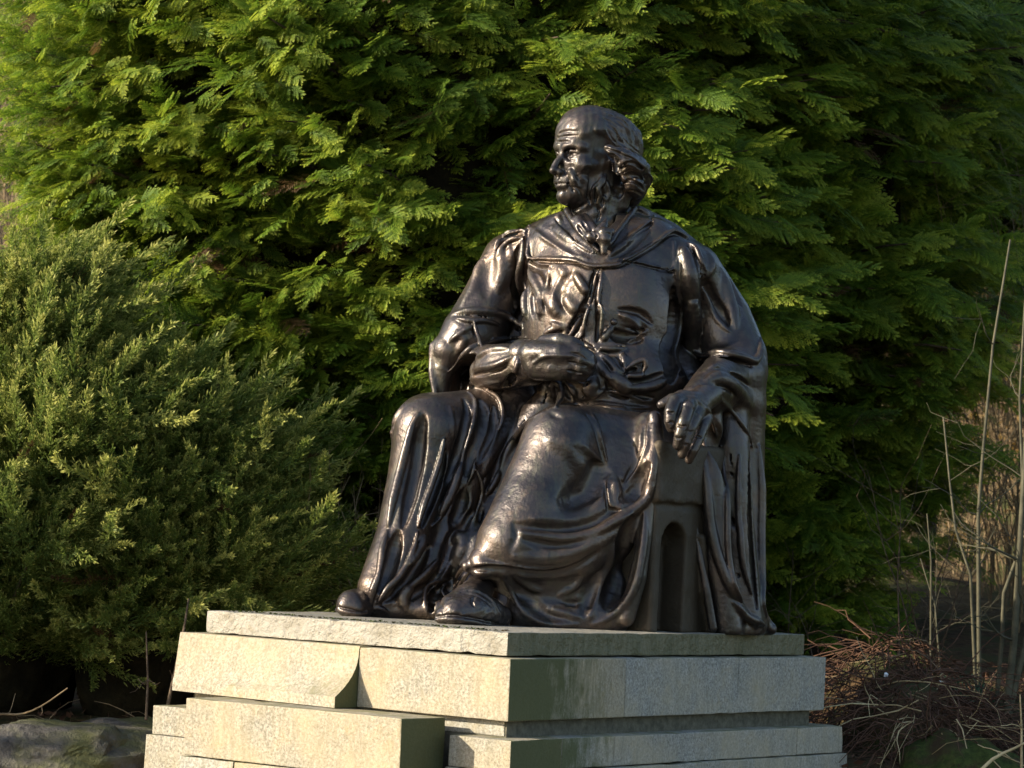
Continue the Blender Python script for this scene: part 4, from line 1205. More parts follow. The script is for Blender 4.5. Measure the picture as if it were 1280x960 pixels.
# ------------------------------------------------------------------ foliage
class Soup:
    """triangles gathered in numpy"""
    def __init__(s): s.v = []; s.f = []; s.t = []; s.n = 0
    def add(s, V, F, tone=None):
        s.v.append(V); s.f.append(F+s.n); s.n += len(V)
        s.t.append(np.full(len(V), .5) if tone is None else np.broadcast_to(tone, (len(V),)))
    def mesh(s, name):
        V = np.concatenate(s.v); me = np_mesh(name, V, np.concatenate(s.f))
        a = me.attributes.new("tone", 'FLOAT', 'POINT'); a.data.foreach_set("value", np.concatenate(s.t).astype(np.float32))
        return me
def frond(seed, nb=13, fine=5):
    """flat cypress spray, 1 long, lying along +x, faces up (+z)"""
    rs = np.random.RandomState(seed); V = []; F = []; T = []
    def tri(a, b, c, ta, tb, tc):
        k = len(V); V.extend([a, b, c]); F.append([k, k+1, k+2]); T.extend([ta, tb, tc])
    def lift(x, y): return -.16*x*x-.22*y*y*(1 if x < .9 else .6)
    def P(x, y, dz=0): return (x, y, lift(x, y)+dz)
    def lobe(p, d, L, w, t0, t1, dz):
        q = (-d[1]*w, d[0]*w)
        m = (p[0]+d[0]*L*.45, p[1]+d[1]*L*.45)
        e = (p[0]+d[0]*L, p[1]+d[1]*L)
        tri(P(*p, dz), P(m[0]+q[0], m[1]+q[1], dz+.004), P(m[0]-q[0], m[1]-q[1], dz-.004), t0, t1, t1)
        tri(P(m[0]-q[0], m[1]-q[1], dz-.004), P(m[0]+q[0], m[1]+q[1], dz+.004), P(*e, dz-.012), t1, t1, t1+.12)
    tri(P(0, -.007), P(.95, 0), P(0, .007), -.1, .2, -.1)
    bend = rs.uniform(-.15, .15)
    for s in (1, -1):
        for k in range(nb):
            t = (k+.5*(s > 0)+.4)/nb
            if t > 1: continue
            x = t*.93; y0 = bend*x*x
            L = (.33*(1-t)**.75*min(1, .35+2.6*t)+.05)*rs.uniform(.75, 1.2)
            a = radians(50-22*t)+rs.uniform(-.12, .12)
            d = (cos(a), s*sin(a)); dz = rs.uniform(-.05, .05)
            nf = max(2, int(fine*L/.30+1.5))
            # thin midrib of the branchlet
            e = (x+d[0]*L, y0+d[1]*L)
            tri(P(x-.008, y0, dz), P(*e, dz-.01), P(x+.012, y0, dz), .1, .6, .1)
            for j in range(nf):
                u = (j+.55)/nf
                p = (x+d[0]*L*u, y0+d[1]*L*u)
                l = L*.30*(1-.55*u)*rs.uniform(.7, 1.3)+.022
                for s2 in (1, -1):
                    aa = a*s+s2*radians(42-14*u)
                    lobe(p, (cos(aa), sin(aa)), l, .0072+.0026*(1-u), .2+.3*u, .45+.4*u, dz)
            aa = a*s; lobe(e, (cos(aa), sin(aa)), .05, .012, .6, .9, dz)
    lobe((.93, bend*.86), (1, bend), .08, .014, .6, .95, 0)
    return np.array(V), np.array(F), np.array(T)
def plume(seed):
    """feathery juniper shoot, 1 long along +x, leafy all round"""
    rs = np.random.RandomState(seed); V = []; F = []; T = []
    def sl(p, d, L, w, t):
        d = d/np.linalg.norm(d); q = np.cross(d, rs.normal(size=3)); q = q/np.linalg.norm(q)*w
        k = len(V); V.extend([p-q*.4, p+d*L*.5+q, p+d*L, p+d*L*.5-q]); F.append([k, k+1, k+2]); F.append([k, k+2, k+3]); T.extend([t-.2, t, t+.25, t])
    ax = np.array([1., 0, 0])
    for k in range(46):
        u = (k+rs.uniform(0, 1))/46
        p = np.array([u, .03*sin(u*5), -.05*u*u+.12*u*u*u])
        ph = rs.uniform(0, 6.28); r = np.array([0, cos(ph), sin(ph)])
        L = .17*(1-u)**.8+.03
        d = ax*1.2+r*(1.0-.5*u); d /= np.linalg.norm(d)
        for j in range(10):
            w = (j+.5)/10
            pp_ = p+d*L*w
            dd = d*1.0+rs.normal(size=3)*.42
            sl(pp_, dd, .046*(1-.4*w)*rs.uniform(.7, 1.3), .0055, .3+.45*w*u+rs.uniform(-.1, .1))
        sl(p+d*L, d, .05, .005, .95)
    return np.array(V), np.array(F), np.array(T)
def frames(ax, nz):
    """rotation (n,3,3) with columns axis, side, normal"""
    ax = ax/np.linalg.norm(ax, axis=1)[:, None]
    sd = np.cross(nz, ax); sd /= np.linalg.norm(sd, axis=1)[:, None]+1e-9
    nn = np.cross(ax, sd)
    return np.stack([ax, sd, nn], -1)
EYE3 = np.array([EYE.x, EYE.y, EYE.z])
_protos = {}
def proto_object(key, tri, mat, name):
    """one spray mesh; kept out of the scene, only instanced"""
    k = (key, mat.name)
    if k not in _protos:
        sp = Soup(); V, F, T = tri; sp.add(V, F, T)
        me = sp.mesh(name); me.materials.append(mat)
        _protos[k] = bpy.data.objects.new(name+"_source", me)
    return _protos[k]
def scatter_nodes(objs):
    ng = bpy.data.node_groups.new("sprays", 'GeometryNodeTree')
    ng.interface.new_socket(name="Geometry", in_out='INPUT', socket_type='NodeSocketGeometry')
    ng.interface.new_socket(name="Geometry", in_out='OUTPUT', socket_type='NodeSocketGeometry')
    N = ng.nodes; L = ng.links
    gi = N.new("NodeGroupInput"); go = N.new("NodeGroupOutput"); j = N.new("GeometryNodeJoinGeometry")
    def attr(nm, ty):
        x = N.new("GeometryNodeInputNamedAttribute"); x.data_type = ty; x.inputs[0].default_value = nm
        return [o for o in x.outputs if o.enabled][0]
    rot = attr("srot", 'FLOAT_VECTOR'); sc = attr("sscale", 'FLOAT'); ix = attr("sidx", 'INT')
    e2r = N.new("FunctionNodeEulerToRotation"); L.new(rot, e2r.inputs[0])
    for k, ob in enumerate(objs):
        oi = N.new("GeometryNodeObjectInfo"); oi.inputs[0].default_value = ob; oi.inputs["As Instance"].default_value = True
        cmp = N.new("FunctionNodeCompare"); cmp.data_type = 'INT'; cmp.operation = 'EQUAL'
        L.new(ix, cmp.inputs[2]); cmp.inputs[3].default_value = k
        ip = N.new("GeometryNodeInstanceOnPoints")
        L.new(gi.outputs[0], ip.inputs["Points"]); L.new(cmp.outputs[0], ip.inputs["Selection"])
        L.new(oi.outputs["Geometry"], ip.inputs["Instance"]); L.new(e2r.outputs[0], ip.inputs["Rotation"]); L.new(sc, ip.inputs["Scale"])
        L.new(ip.outputs[0], j.inputs[0])
    L.new(j.outputs[0], go.inputs[0])
    return ng
def scatter(name, parent, objs, P, Rm, Sc, idx, tone):
    me = bpy.data.meshes.new(name)
    me.vertices.add(len(P)); me.vertices.foreach_set("co", (P-np.array(parent.location)).astype(np.float32).ravel() if parent else P.astype(np.float32).ravel())
    E_ = np.array([Matrix(m.tolist()).to_euler()[:] for m in Rm], np.float32)
    x = me.attributes.new("srot", 'FLOAT_VECTOR', 'POINT'); x.data.foreach_set("vector", E_.ravel())
    x = me.attributes.new("sscale", 'FLOAT', 'POINT'); x.data.foreach_set("value", Sc.astype(np.float32))
    x = me.attributes.new("sidx", 'INT', 'POINT'); x.data.foreach_set("value", idx.astype(np.int32))
    x = me.attributes.new("itone", 'FLOAT', 'POINT'); x.data.foreach_set("value", tone.astype(np.float32))
    o = bpy.data.objects.new(name, me); COL.objects.link(o)
    o.parent = parent
    md = o.modifiers.new("sprays", 'NODES'); md.node_group = scatter_nodes(objs)
    return o
def build_crown(parent, protos, P, Rm, Sc, tone, mat, n_parts, name="foliage_spray"):
    """the sprays that show largest become parts of their own, the rest one scattered mass"""
    rs = np.random.RandomState(5)
    pi_ = rs.randint(0, len(protos), len(P))
    d = P-EYE3; u = d[:, 0]/d[:, 1]*FPX; v = (d[:, 2]/d[:, 1]-math.tan(PITCH))*FPX
    vis = (abs(u) < 640) & (abs(v) < 490)
    score = np.where(vis, Sc/np.linalg.norm(d, axis=1), 0)
    if vis.any(): score = score*np.where(d[:, 1] < np.percentile(d[vis, 1], 22), 1, .4)
    order = np.argsort(-score)
    sel = np.zeros(len(P), bool)
    sel[order[:n_parts]] = score[order[:n_parts]] > 0
    obs = [proto_object(id(q), q, mat, name) for q in protos]
    for i in np.nonzero(sel)[0]:
        o = bpy.data.objects.new(name, obs[pi_[i]].data); COL.objects.link(o)
        M = Matrix(np.vstack([np.hstack([Rm[i]*Sc[i], P[i][:, None]]), [0, 0, 0, 1]]).tolist())
        o.parent = parent; o.matrix_basis = Matrix.Translation(-parent.location) @ M
        o["itone"] = float(tone[i])
    r = ~sel
    o = scatter("crown", parent, obs, P[r], Rm[r], Sc[r], pi_[r], tone[r])
    tag(o, kind="stuff")
    return o
def tube(pts, rad, ns=6):
    pts = np.asarray(pts, float); rad = np.broadcast_to(rad, (len(pts),))
    t = np.gradient(pts, axis=0); t /= np.linalg.norm(t, axis=1)[:, None]+1e-9
    a = np.cross(t, np.array([.31, .2, .93])); a /= np.linalg.norm(a, axis=1)[:, None]+1e-9
    b = np.cross(t, a); ph = np.arange(ns)/ns*2*pi
    V = pts[:, None]+rad[:, None, None]*(a[:, None]*np.cos(ph)[None, :, None]+b[:, None]*np.sin(ph)[None, :, None])
    i, j = np.meshgrid(np.arange(len(pts)-1), np.arange(ns), indexing='ij'); k = (j+1) % ns
    A, B, C_, D_ = i*ns+j, i*ns+k, (i+1)*ns+k, (i+1)*ns+j
    F = np.concatenate([np.stack([A, B, C_], -1).reshape(-1, 3), np.stack([A, C_, D_], -1).reshape(-1, 3)])
    return V.reshape(-1, 3), F
def wander(p0, d0, L, n, rs, jit=.15, droop=0.0):
    p = np.array(p0, float); d = np.array(d0, float); d /= np.linalg.norm(d); out = [p.copy()]
    for _ in range(n):
        d = d+rs.normal(size=3)*jit+np.array([0, 0, -droop]); d /= np.linalg.norm(d); p = p+d*L/n; out.append(p.copy())
    return np.array(out)
PF = [frond(k) for k in range(5)]
PFC = [frond(k+20, 9, 3) for k in range(3)]
PJ = [plume(k) for k in range(4)]

def conifer(name, cx, cy, rad, z0, z1, nbough, seed, label, group=None, mat=None, n_parts=250, kind='cypress', phi=None, size=.24, lean=(0, 0), prot=None, egg=.55, back=.35, carve=None):
    """trunk, boughs fanning out, sprays along the boughs; rad = widest radius, crown from z0 to z1"""
    rs = np.random.RandomState(seed)
    gz = float(ground_z(cx, cy))
    t = empty(name, (cx, cy, gz), label, "tree" if z1 > 4 else "shrub", group)
    s = Soup()
    zz_ = np.linspace(gz-.1, z1*.97, 14)
    tp = np.stack([cx+.04*np.sin(zz_*1.3+seed), cy+.05*np.cos(zz_*1.1), zz_], -1)
    s.add(*tube(tp, np.linspace(.035+rad*.055, .012, 14), 9))
    link("trunk", s.mesh("trunk"), t, [M_BARK], True)
    P = []; A = []; N = []; Sc = []; T = []
    sb = Soup()
    cam_phi = math.atan2(-cy, -cx)
    nb = 0; tries = 0
    while nb < nbough and tries < nbough*6:
        tries += 1
        w = rs.uniform(0, 1); z = z0+(z1-z0)*w
        prof = (min(1, (w/egg*.55+.62))**1.0) if w < egg else max(.04, 1-((w-egg)/(1-egg))**1.5)
        ph = rs.uniform(-pi, pi)
        if abs(ph) > 1.9 and rs.uniform() > back: continue
        ang = cam_phi+ph
        R = rad*prof*(rs.uniform(.80, 1.10) if kind == 'cypress' else rs.uniform(.55, 1.22))
        R *= 1+.10*sin(3*ang+seed)+.07*sin(7*ang+z*2.2)+.06*sin(z*3.1+ang*2)
        o = np.array([cos(ang), sin(ang), 0.0])
        up0 = rs.uniform(.12, .38) if kind == 'cypress' else rs.uniform(.5, 1.2)
        n = 7
        base = np.array([cx, cy, z-up0*R*.75])
        u = np.linspace(0, 1, n)
        sag = rs.uniform(.05, .22)*R*(1 if kind == 'cypress' else 1.8)
        pts = base+o*(u[:, None]*R)+np.array([0, 0, 1.0])*((up0*R*u-sag*u**2.6)[:, None])+np.array([-o[1], o[0], 0])*(rs.uniform(-.15, .15)*R*u**2)[:, None]
        if pts[:, 2].min() < ground_z(pts[-1, 0], pts[-1, 1])+.15: continue
        if carve is not None and carve(pts[-1]): continue
        nb += 1
        if rs.uniform() < .35: sb.add(*tube(pts, np.linspace(.02+.004*R, .004, n), 4))
        dt = rs.normal()*.11
        m = 20 if kind == 'cypress' else 20
        for k in range(m):
            f = 1-(k/m)**1.25*.62
            i = min(n-2, int(f*(n-1))); q = f*(n-1)-i
            p = pts[i]*(1-q)+pts[i+1]*q
            ta = pts[i+1]-pts[i]; ta /= np.linalg.norm(ta)
            side = np.array([-o[1], o[0], 0]); sg = 1 if k % 2 else -1
            if kind == 'cypress':
                fan = 0 if k == 0 else rs.uniform(.3, 1.15)*sg
                ax = ta*cos(fan)+side*sin(fan)+np.array([0, 0, rs.uniform(-.5, .5)])
                nz = np.array([0, 0, .9])+o*rs.uniform(.3, 1.4)+np.array([-.45, -.1, .1])+rs.normal(size=3)*.35
                sc = size*rs.uniform(.62, 1.35)*(1.2 if k == 0 else 1)
            else:
                fan = rs.uniform(-.8, .8)
                ax = ta*cos(fan)+side*sin(fan)+np.array([0, 0, rs.uniform(-.2, .8)])
                nz = rs.normal(size=3)
                sc = size*rs.uniform(.55, 1.15)*(1.5 if k == 0 else 1)
            p = p+rs.normal(size=3)*.03
            P.append(p); A.append(ax); N.append(nz); Sc.append(sc); T.append(dt+rs.normal()*.07 if rs.uniform() > .012 else -.75)
    link("bough", sb.mesh("bough"), t, [M_BARK], True)["kind"] = "stuff"
    # near-black core shell added to block light and darken the crown's gaps
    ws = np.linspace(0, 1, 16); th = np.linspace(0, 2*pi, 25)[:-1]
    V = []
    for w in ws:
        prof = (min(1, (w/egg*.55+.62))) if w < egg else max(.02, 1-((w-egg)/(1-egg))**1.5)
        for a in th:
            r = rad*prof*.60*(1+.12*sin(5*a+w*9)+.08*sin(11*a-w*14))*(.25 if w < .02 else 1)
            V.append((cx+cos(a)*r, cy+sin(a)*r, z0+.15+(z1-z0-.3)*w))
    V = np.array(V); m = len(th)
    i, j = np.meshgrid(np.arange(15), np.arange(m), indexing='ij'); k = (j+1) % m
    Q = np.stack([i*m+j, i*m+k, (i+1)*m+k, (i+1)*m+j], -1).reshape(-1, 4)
    link("shade_core", np_mesh("shade_core", V, Q), t, [M_SHADE_CORE], True)["kind"] = "stuff"
    P, A, N, Sc, T = map(np.array, (P, A, N, Sc, T))
    build_crown(t, prot or (PF if kind == 'cypress' else PJ), P, frames(A, N), Sc, T, mat or (M_CYP if kind == 'cypress' else M_JUN), n_parts,
                "foliage_spray")
    return t
if ONLY != "statue":
    conifer("cypress_tree", -.36, 16.2, 2.1, 1.35, 6.8, 1600, 3, "large bright green cypress with layered sprays directly behind the bronze statue", size=.225, n_parts=290, egg=.82)
    conifer("cypress_tree", -1.55, 16.1, 1.36, 1.3, 6.4, 1000, 8, "sunlit cypress at the left, its soft sprays filling the top corner", size=.2, n_parts=290, egg=.7)
    conifer("juniper_shrub", -2.45, 14.2, .78, .40, 2.62, 260, 5, "tall feathery grey green juniper at the left edge, above the corner rock", kind='juniper', size=.5, n_parts=290, egg=.5)
    conifer("juniper_shrub", -1.72, 14.2, .64, .40, 2.12, 230, 15, "middle juniper, lower and darker, behind the rocks left of the pedestal", kind='juniper', size=.48, n_parts=240, egg=.5)
    conifer("cypress_tree", 2.75, 19.4, 1.2, 3.3, 7.5, 260, 12, "dark shaded cypress at the upper right, behind the bare stems", n_parts=60, egg=.6)
    conifer("cypress_tree", 1.40, 17.3, 1.42, .85, 6.2, 820, 22, "shaded dark green cypress right of the statue, its edge by the bare saplings", n_parts=290, egg=.7)
    conifer("cypress_tree", 5.5, 15.9, 1.35, .7, 7.5, 150, 41, "unseen cypress added beyond the right edge of the picture to deepen the shade", n_parts=0, size=.45, egg=.6, back=1)  # out of view, added to block sky light from the right-hand trees
    # evergreens beyond the left edge, whose shade lies over the juniper and the rocks
    for k, (x, y, r, h) in enumerate([(-5.5, 12.15, .75, 2.95), (-5.7, 13.2, .9, 3.05), (-6.0, 14.5, .95, 3.0), (-6.4, 15.9, 1.0, 2.9)]):
        conifer("evergreen_bush", x, y, r, .35, h, 60, 31+k, "evergreen bush beyond the left edge, %s of the row" % ("nearest", "second", "third", "farthest")[k], "bushes beyond the left edge", n_parts=0, kind='juniper', size=.42, mat=M_HEDGE, egg=.4, back=1)
# ------------------------------------------------------------------ rocks, stems, dead bracken and the rest of the bank
def rock(name, c, size, rz, seed, label, mat, parent=None, flat=.75, group=None):
    rs = np.random.RandomState(seed)
    bm = bmesh.new(); bmesh.ops.create_icosphere(bm, subdivisions=5, radius=1)
    V = np.array([v.co[:] for v in bm.verts])
    # slabs broken along planes
    for _ in range(20):
        n = rs.normal(size=3); n /= np.linalg.norm(n); d = rs.uniform(.5, .85)
        e = V@n-d; V = V-np.where(e > 0, e*.985, 0)[:, None]*n
    V[:, 2] = np.clip(V[:, 2], -1, flat+.06*wav(V[:, 0]*3, V[:, 1]*3, 1.0, seed))
    nrm = V/np.linalg.norm(V, axis=1)[:, None]
    V = V+nrm*(.03*wav(V[:, 0]*5, V[:, 1]*5+V[:, 2]*9, 1.3, seed+1)+.012*wav(V[:, 0]*19, V[:, 1]*15+V[:, 2]*25, 1.3, seed+2))[:, None]
    V = V*np.array(size)
    cz, sz = cos(rz), sin(rz)
    V = V@np.array([[cz, sz, 0], [-sz, cz, 0], [0, 0, 1]])+np.array(c)
    for v, q in zip(bm.verts, V): v.co = q
    me = bpy.data.meshes.new(name); bm.to_mesh(me); bm.free()
    o = link(name, me, parent, [mat], False)
    if label: tag(o, label, "rock", group)
    return o
def thing_mesh(name, soup, mat, label, cat, group=None, kind=None, smooth=True):
    o = link(name, soup.mesh(name), None, [mat], smooth)
    return tag(o, label, cat, group, kind)
def gp(x, y, dz=0.0): return np.array([x, y, float(ground_z(x, y))+dz])
def tangle(name, cx, cy, rx, ry, hgt, n, seed, mat, label=None, cat=None, L=.5, r=.0035, parent=None):
    rs = np.random.RandomState(seed); s = Soup()
    for _ in range(n):
        a = rs.uniform(0, 2*pi); q = math.sqrt(rs.uniform(0, 1))
        x, y = cx+cos(a)*rx*q, cy+sin(a)*ry*q
        top = hgt*(1-q*q)**.6
        p = gp(x, y, top*rs.uniform(.5, 1.05))
        d = np.array([cos(a)*rs.uniform(.1, 1.2)+rs.normal()*.6, sin(a)*rs.uniform(.1, 1.2)+rs.normal()*.6, rs.uniform(-.75, .35)])
        pts = wander(p, d, L*rs.uniform(.4, 1.3), 5, rs, .25, .12)
        g = ground_z(pts[:, 0], pts[:, 1]); pts[:, 2] = np.maximum(pts[:, 2], g+.005)
        s.add(*tube(pts, np.linspace(r, r*.4, 6)*rs.uniform(.6, 1.5), 3))
    return s
def mound(name, cx, cy, rx, ry, h, seed, mat, parent):
    n = 36; g = np.linspace(-1, 1, n)
    U, Vv = np.meshgrid(g, g, indexing='ij'); q = np.sqrt(U**2+Vv**2)
    X, Y = cx+U*rx, cy+Vv*ry
    Z = ground_z(X, Y)-.04+h*np.clip(1-q**2, 0, 1)**.6*(1+.16*wav(X*5, Y*5, 1.2, seed))+.02*wav(X*18, Y*18, 1.0, seed+3)*(q < 1)
    P = np.stack([X, Y, Z], -1).reshape(-1, 3)
    i, j = np.meshgrid(np.arange(n-1), np.arange(n-1), indexing='ij')
    Q = np.stack([i*n+j, (i+1)*n+j, (i+1)*n+j+1, i*n+j+1], -1).reshape(-1, 4)
    return link(name, np_mesh(name, P, Q), parent, [mat], True)

if ONLY != "statue":
    # ---- rocks at the lower left
    rock("rock", at(55, 930, 12.5)+np.array([0, .3, -.10]), (.60, .5, .30), .2, 3, "large lichened rock at the bottom left corner below the juniper", M_ROCK, flat=.55)
    rock("rock", at(150, 940, 12.75)+np.array([0, .2, -.06]), (.36, .45, .27), -.5, 9, "smaller split rock wedged between the corner rock and the pedestal", M_ROCK, flat=.6)
    rock("rock", at(1075, 985, 13.2)+np.array([0, 0, .02]), (.10, .12, .13), .3, 14, "small grey stone showing at the pedestal's right foot", M_ROCK, flat=.8)
    # ---- moss crumbs and leaf bits lying on the bronze slab by the feet
    rs = np.random.RandomState(3); s = Soup(); n = 420
    L_ = rs.uniform(-1.45, -.05, n); B_ = np.abs(rs.normal(size=n))*.06+.004+.02*(np.sin(L_*9)+1); 
    P = np.stack([S(l, b, .0015) for l, b in zip(L_, B_)]); R = frames(rs.normal(size=(n, 3))*[1, 1, .15], rs.normal(size=(n, 3))*.35+[0, 0, 1]); z_ = rs.uniform(.006, .02, n)
    q = np.array([(-.5, 0, 0), (0, .35, .1), (.5, 0, 0), (0, -.35, .1)]); W_ = np.einsum('nij,vj->nvi', R*z_[:, None, None], q)+P[:, None]
    s.add(W_.reshape(-1, 3), (np.array([[0, 1, 2], [0, 2, 3]])[None]+(np.arange(n)*4)[:, None, None]).reshape(-1, 3))
    thing_mesh("leaf_crumbs", s, M_MOSS, "moss crumbs and bits of leaf lying on the slab round the shoes", "debris", None, "stuff", False)
    # ---- saplings on the right: bare many-stemmed shrubs
    def stems(name, rows, label, seed, mat=M_STEM, cat="shrub", twigs=3, group=None):
        rs = np.random.RandomState(seed)
        b = at(*rows[0][0][:2], rows[0][0][2]); base = gp(b[0], b[1])
        t = empty(name, base, label, cat, group)
        for row in rows:
            P = np.array([at(p[0], p[1], p[2]) for p in row]); P[0, 2] = min(P[0, 2], float(ground_z(P[0, 0], P[0, 1]))-.03)
            C = catmull(P, .12); C = C+np.cumsum(rs.normal(size=C.shape), 0)*.0035
            r0 = row[0][3]
            s = Soup(); s.add(*tube(C, np.linspace(r0, r0*.45, len(C)), 7))
            st = link("stem", s.mesh("stem"), t, [mat], True)
            s = Soup()
            for _ in range(twigs):
                i = rs.randint(len(C)//4, len(C)-1)
                d = np.array([rs.normal(), rs.normal()*.5, rs.uniform(.1, 1.2)])
                w = wander(C[i], d, rs.uniform(.2, .55), 7, rs, .18, -.05)
                s.add(*tube(w, np.linspace(r0*.32, r0*.10, len(w)), 4))
                for _q in range(3):
                    k = rs.randint(2, len(w)-1)
                    w2 = wander(w[k], d+rs.normal(size=3)*.8, rs.uniform(.1, .35), 4, rs, .2)
                    s.add(*tube(w2, np.linspace(r0*.16, r0*.07, len(w2)), 3))
            tw = link("twig", s.mesh("twig"), t, [mat], True); tw["kind"] = "stuff"
        return t
    stems("sapling_clump", [
        [(1226, 862, 14.2, .012), (1222, 760, 14.2), (1221, 640, 14.2), (1228, 560, 14.2), (1240, 430, 14.2), (1262, 300, 14.3)],
        [(1222, 858, 14.3, .009), (1214, 720, 14.3), (1195, 660, 14.3), (1188, 600, 14.4), (1180, 520, 14.5)]],
        "tall slender green barked sapling at the right, nearest the cypress edge", 2)
    stems("sapling_clump", [
        [(1256, 878, 13.9, .021), (1268, 800, 13.9), (1274, 700, 13.9), (1280, 600, 13.9), (1288, 450, 14.0)],
        [(1244, 860, 13.95, .012), (1250, 800, 13.95), (1254, 745, 13.95), (1275, 690, 13.95), (1279, 600, 14.0), (1276, 500, 14.0), (1282, 380, 14.1)],
        [(1262, 878, 13.9, .016), (1290, 770, 13.9), (1300, 700, 13.9), (1310, 600, 13.9)]],
        "thicker forked sapling cut off by the right edge of the picture", 3)
    stems("thin_shoot", [[(1164, 850, 14.8, .007), (1163, 780, 14.8), (1164, 700, 14.8), (1160, 640, 14.8)],
                         [(1180, 850, 14.8, .006), (1172, 790, 14.8), (1168, 760, 14.8), (1150, 700, 14.9)]],
          "pair of thin pale shoots in the dark gap under the cypress", 4, twigs=3)
    # ---- thicket of twigs further back at the right, and at the top left
    def thicket(name, x0, x1, y0, y1, n, seed, label, hh=(1.2, 3.2), mat=M_TWIG, r=.006, group=None):
        rs = np.random.RandomState(seed); s = Soup()
        for _ in range(n):
            x, y = rs.uniform(x0, x1), rs.uniform(y0, y1)
            p = gp(x, y, -.02); L = rs.uniform(*hh)
            C = wander(p, np.array([rs.normal()*.22, rs.normal()*.15, 1]), L, 9, rs, .09, -.01)
            s.add(*tube(C, np.linspace(r*rs.uniform(.6, 1.4), r*.25, len(C)), 4))
            for _q in range(6):
                i = rs.randint(2, len(C)-1)
                w = wander(C[i], np.array([rs.normal(), rs.normal()*.5, rs.uniform(.0, .9)]), rs.uniform(.2, .8), 5, rs, .2)
                s.add(*tube(w, np.linspace(r*.4, r*.15, len(w)), 3))
        return thing_mesh(name, s, mat, label, "thicket", group, "stuff")
    thicket("bramble_thicket", 3.05, 4.9, 17.2, 21.5, 380, 5, "brown tangle of bare twigs behind the saplings at the right edge", (1.2, 4.2), M_TWIG, .005)
    thicket("twig_thicket", -5.2, -3.2, 21, 25, 160, 6, "grey bare twigs glimpsed in the top left corner behind the cypress", (4, 7.5), M_TWIG, .011)
    thicket("cane_thicket", 3.1, 6.5, 23, 28, 220, 7, "sunlit rust and straw coloured canes far behind the right hand stems", (1.5, 3.6), M_TAN, .010)
    # withered leaves that still hang on the far canes
    rs = np.random.RandomState(9)
    leafV = np.array([(0, 0, 0), (.5, .28, .03), (1, 0, -.06), (.5, -.28, .03)]); leafF = np.array([[0, 1, 2], [0, 2, 3]])
    def leaf_cloud(name, n, box, size, mat, seed, label, cat, toner=(.1, .5)):
        rs = np.random.RandomState(seed); s = Soup()
        P = np.stack([rs.uniform(*box[0], n), rs.uniform(*box[1], n), rs.uniform(*box[2], n)], -1)
        P[:, 2] += ground_z(P[:, 0], P[:, 1])
        R = frames(rs.normal(size=(n, 3)), rs.normal(size=(n, 3))); Z_ = rs.uniform(.5, 1.2, n)*size
        W_ = np.einsum('nij,vj->nvi', R*Z_[:, None, None], leafV)+P[:, None]
        F_ = leafF[None]+(np.arange(n)*4)[:, None, None]
        s.add(W_.reshape(-1, 3), F_.reshape(-1, 3), np.repeat(rs.uniform(*toner, n), 4))
        return thing_mesh(name, s, mat, label, cat, None, "stuff", False)
    M_AUT = leaf_mat("autumn_leaf", (.12, .06, .02), (.24, .15, .04), (.42, .32, .07), .5)
    leaf_cloud("withered_leaves", 3800, ((3.0, 6.3), (20, 27), (.1, 2.8)), .085, M_AUT, 4, "golden and brown withered leaves lit through the twigs at the right", "leaves")
    leaf_cloud("fallen_leaves", 2600, ((-3.2, 3.6), (12.8, 16.0), (.0, .02)), .05, M_TAN, 5, "brown fallen leaves lying over the bank", "leaves", (.2, .6))
    # ---- heap of dead bracken right of the pedestal
    hb = at(1105, 800, 14.1); h1 = empty("bracken_heap", gp(hb[0], hb[1]), "upper reddish brown heap of dead bracken behind the pedestal's right corner", "bracken")
    mound("heap_core", hb[0], 14.25, .31, .4, .38, 3, M_GROUND, h1)
    o = link("dead_frond", tangle("a", hb[0], 14.1, .31, .38, .46, 520, 4, M_TAN, L=.42).mesh("dead_frond"), h1, [M_TAN]); o["kind"] = "stuff"
    o = link("straw_stalk", tangle("a", hb[0], 13.95, .30, .33, .46, 34, 14, M_STRAW, L=.5, r=.0028).mesh("straw_stalk"), h1, [M_TWIG]); o["kind"] = "stuff"
    hb2 = at(1150, 900, 13.4); h2 = empty("bracken_heap", gp(hb2[0], hb2[1]), "lower rust brown heap of dead bracken with pale stalks, nearer the camera", "bracken")
    mound("heap_core", hb2[0]-.02, 13.5, .34, .4, .30, 6, M_GROUND, h2)
    o = link("dead_frond", tangle("a", hb2[0]-.02, 13.4, .36, .40, .36, 560, 7, M_TAN, L=.42).mesh("dead_frond"), h2, [M_TAN]); o["kind"] = "stuff"
    o = link("straw_stalk", tangle("a", hb2[0], 13.2, .36, .33, .32, 45, 15, M_STRAW, L=.5, r=.0028).mesh("straw_stalk"), h2, [M_STRAW]); o["kind"] = "stuff"
    # ---- mossy hummocks
    for k, (px, py, Y, rx, ry, h, lab) in enumerate([(1205, 925, 13.0, .30, .35, .20, "moss covered hummock below the saplings at the lower right"),
                                                     (1135, 812, 14.6, .20, .2, .30, "small mossy hummock peeping between the two bracken heaps"),
                                                     (30, 905, 13.2, .5, .3, .22, "moss cushion on top of the bank behind the left corner rock")]):
        p = at(px, py, Y); o = mound("moss_hummock", p[0], Y, rx, ry, h, 20+k, M_MOSS, None); tag(o, lab, "moss mound")
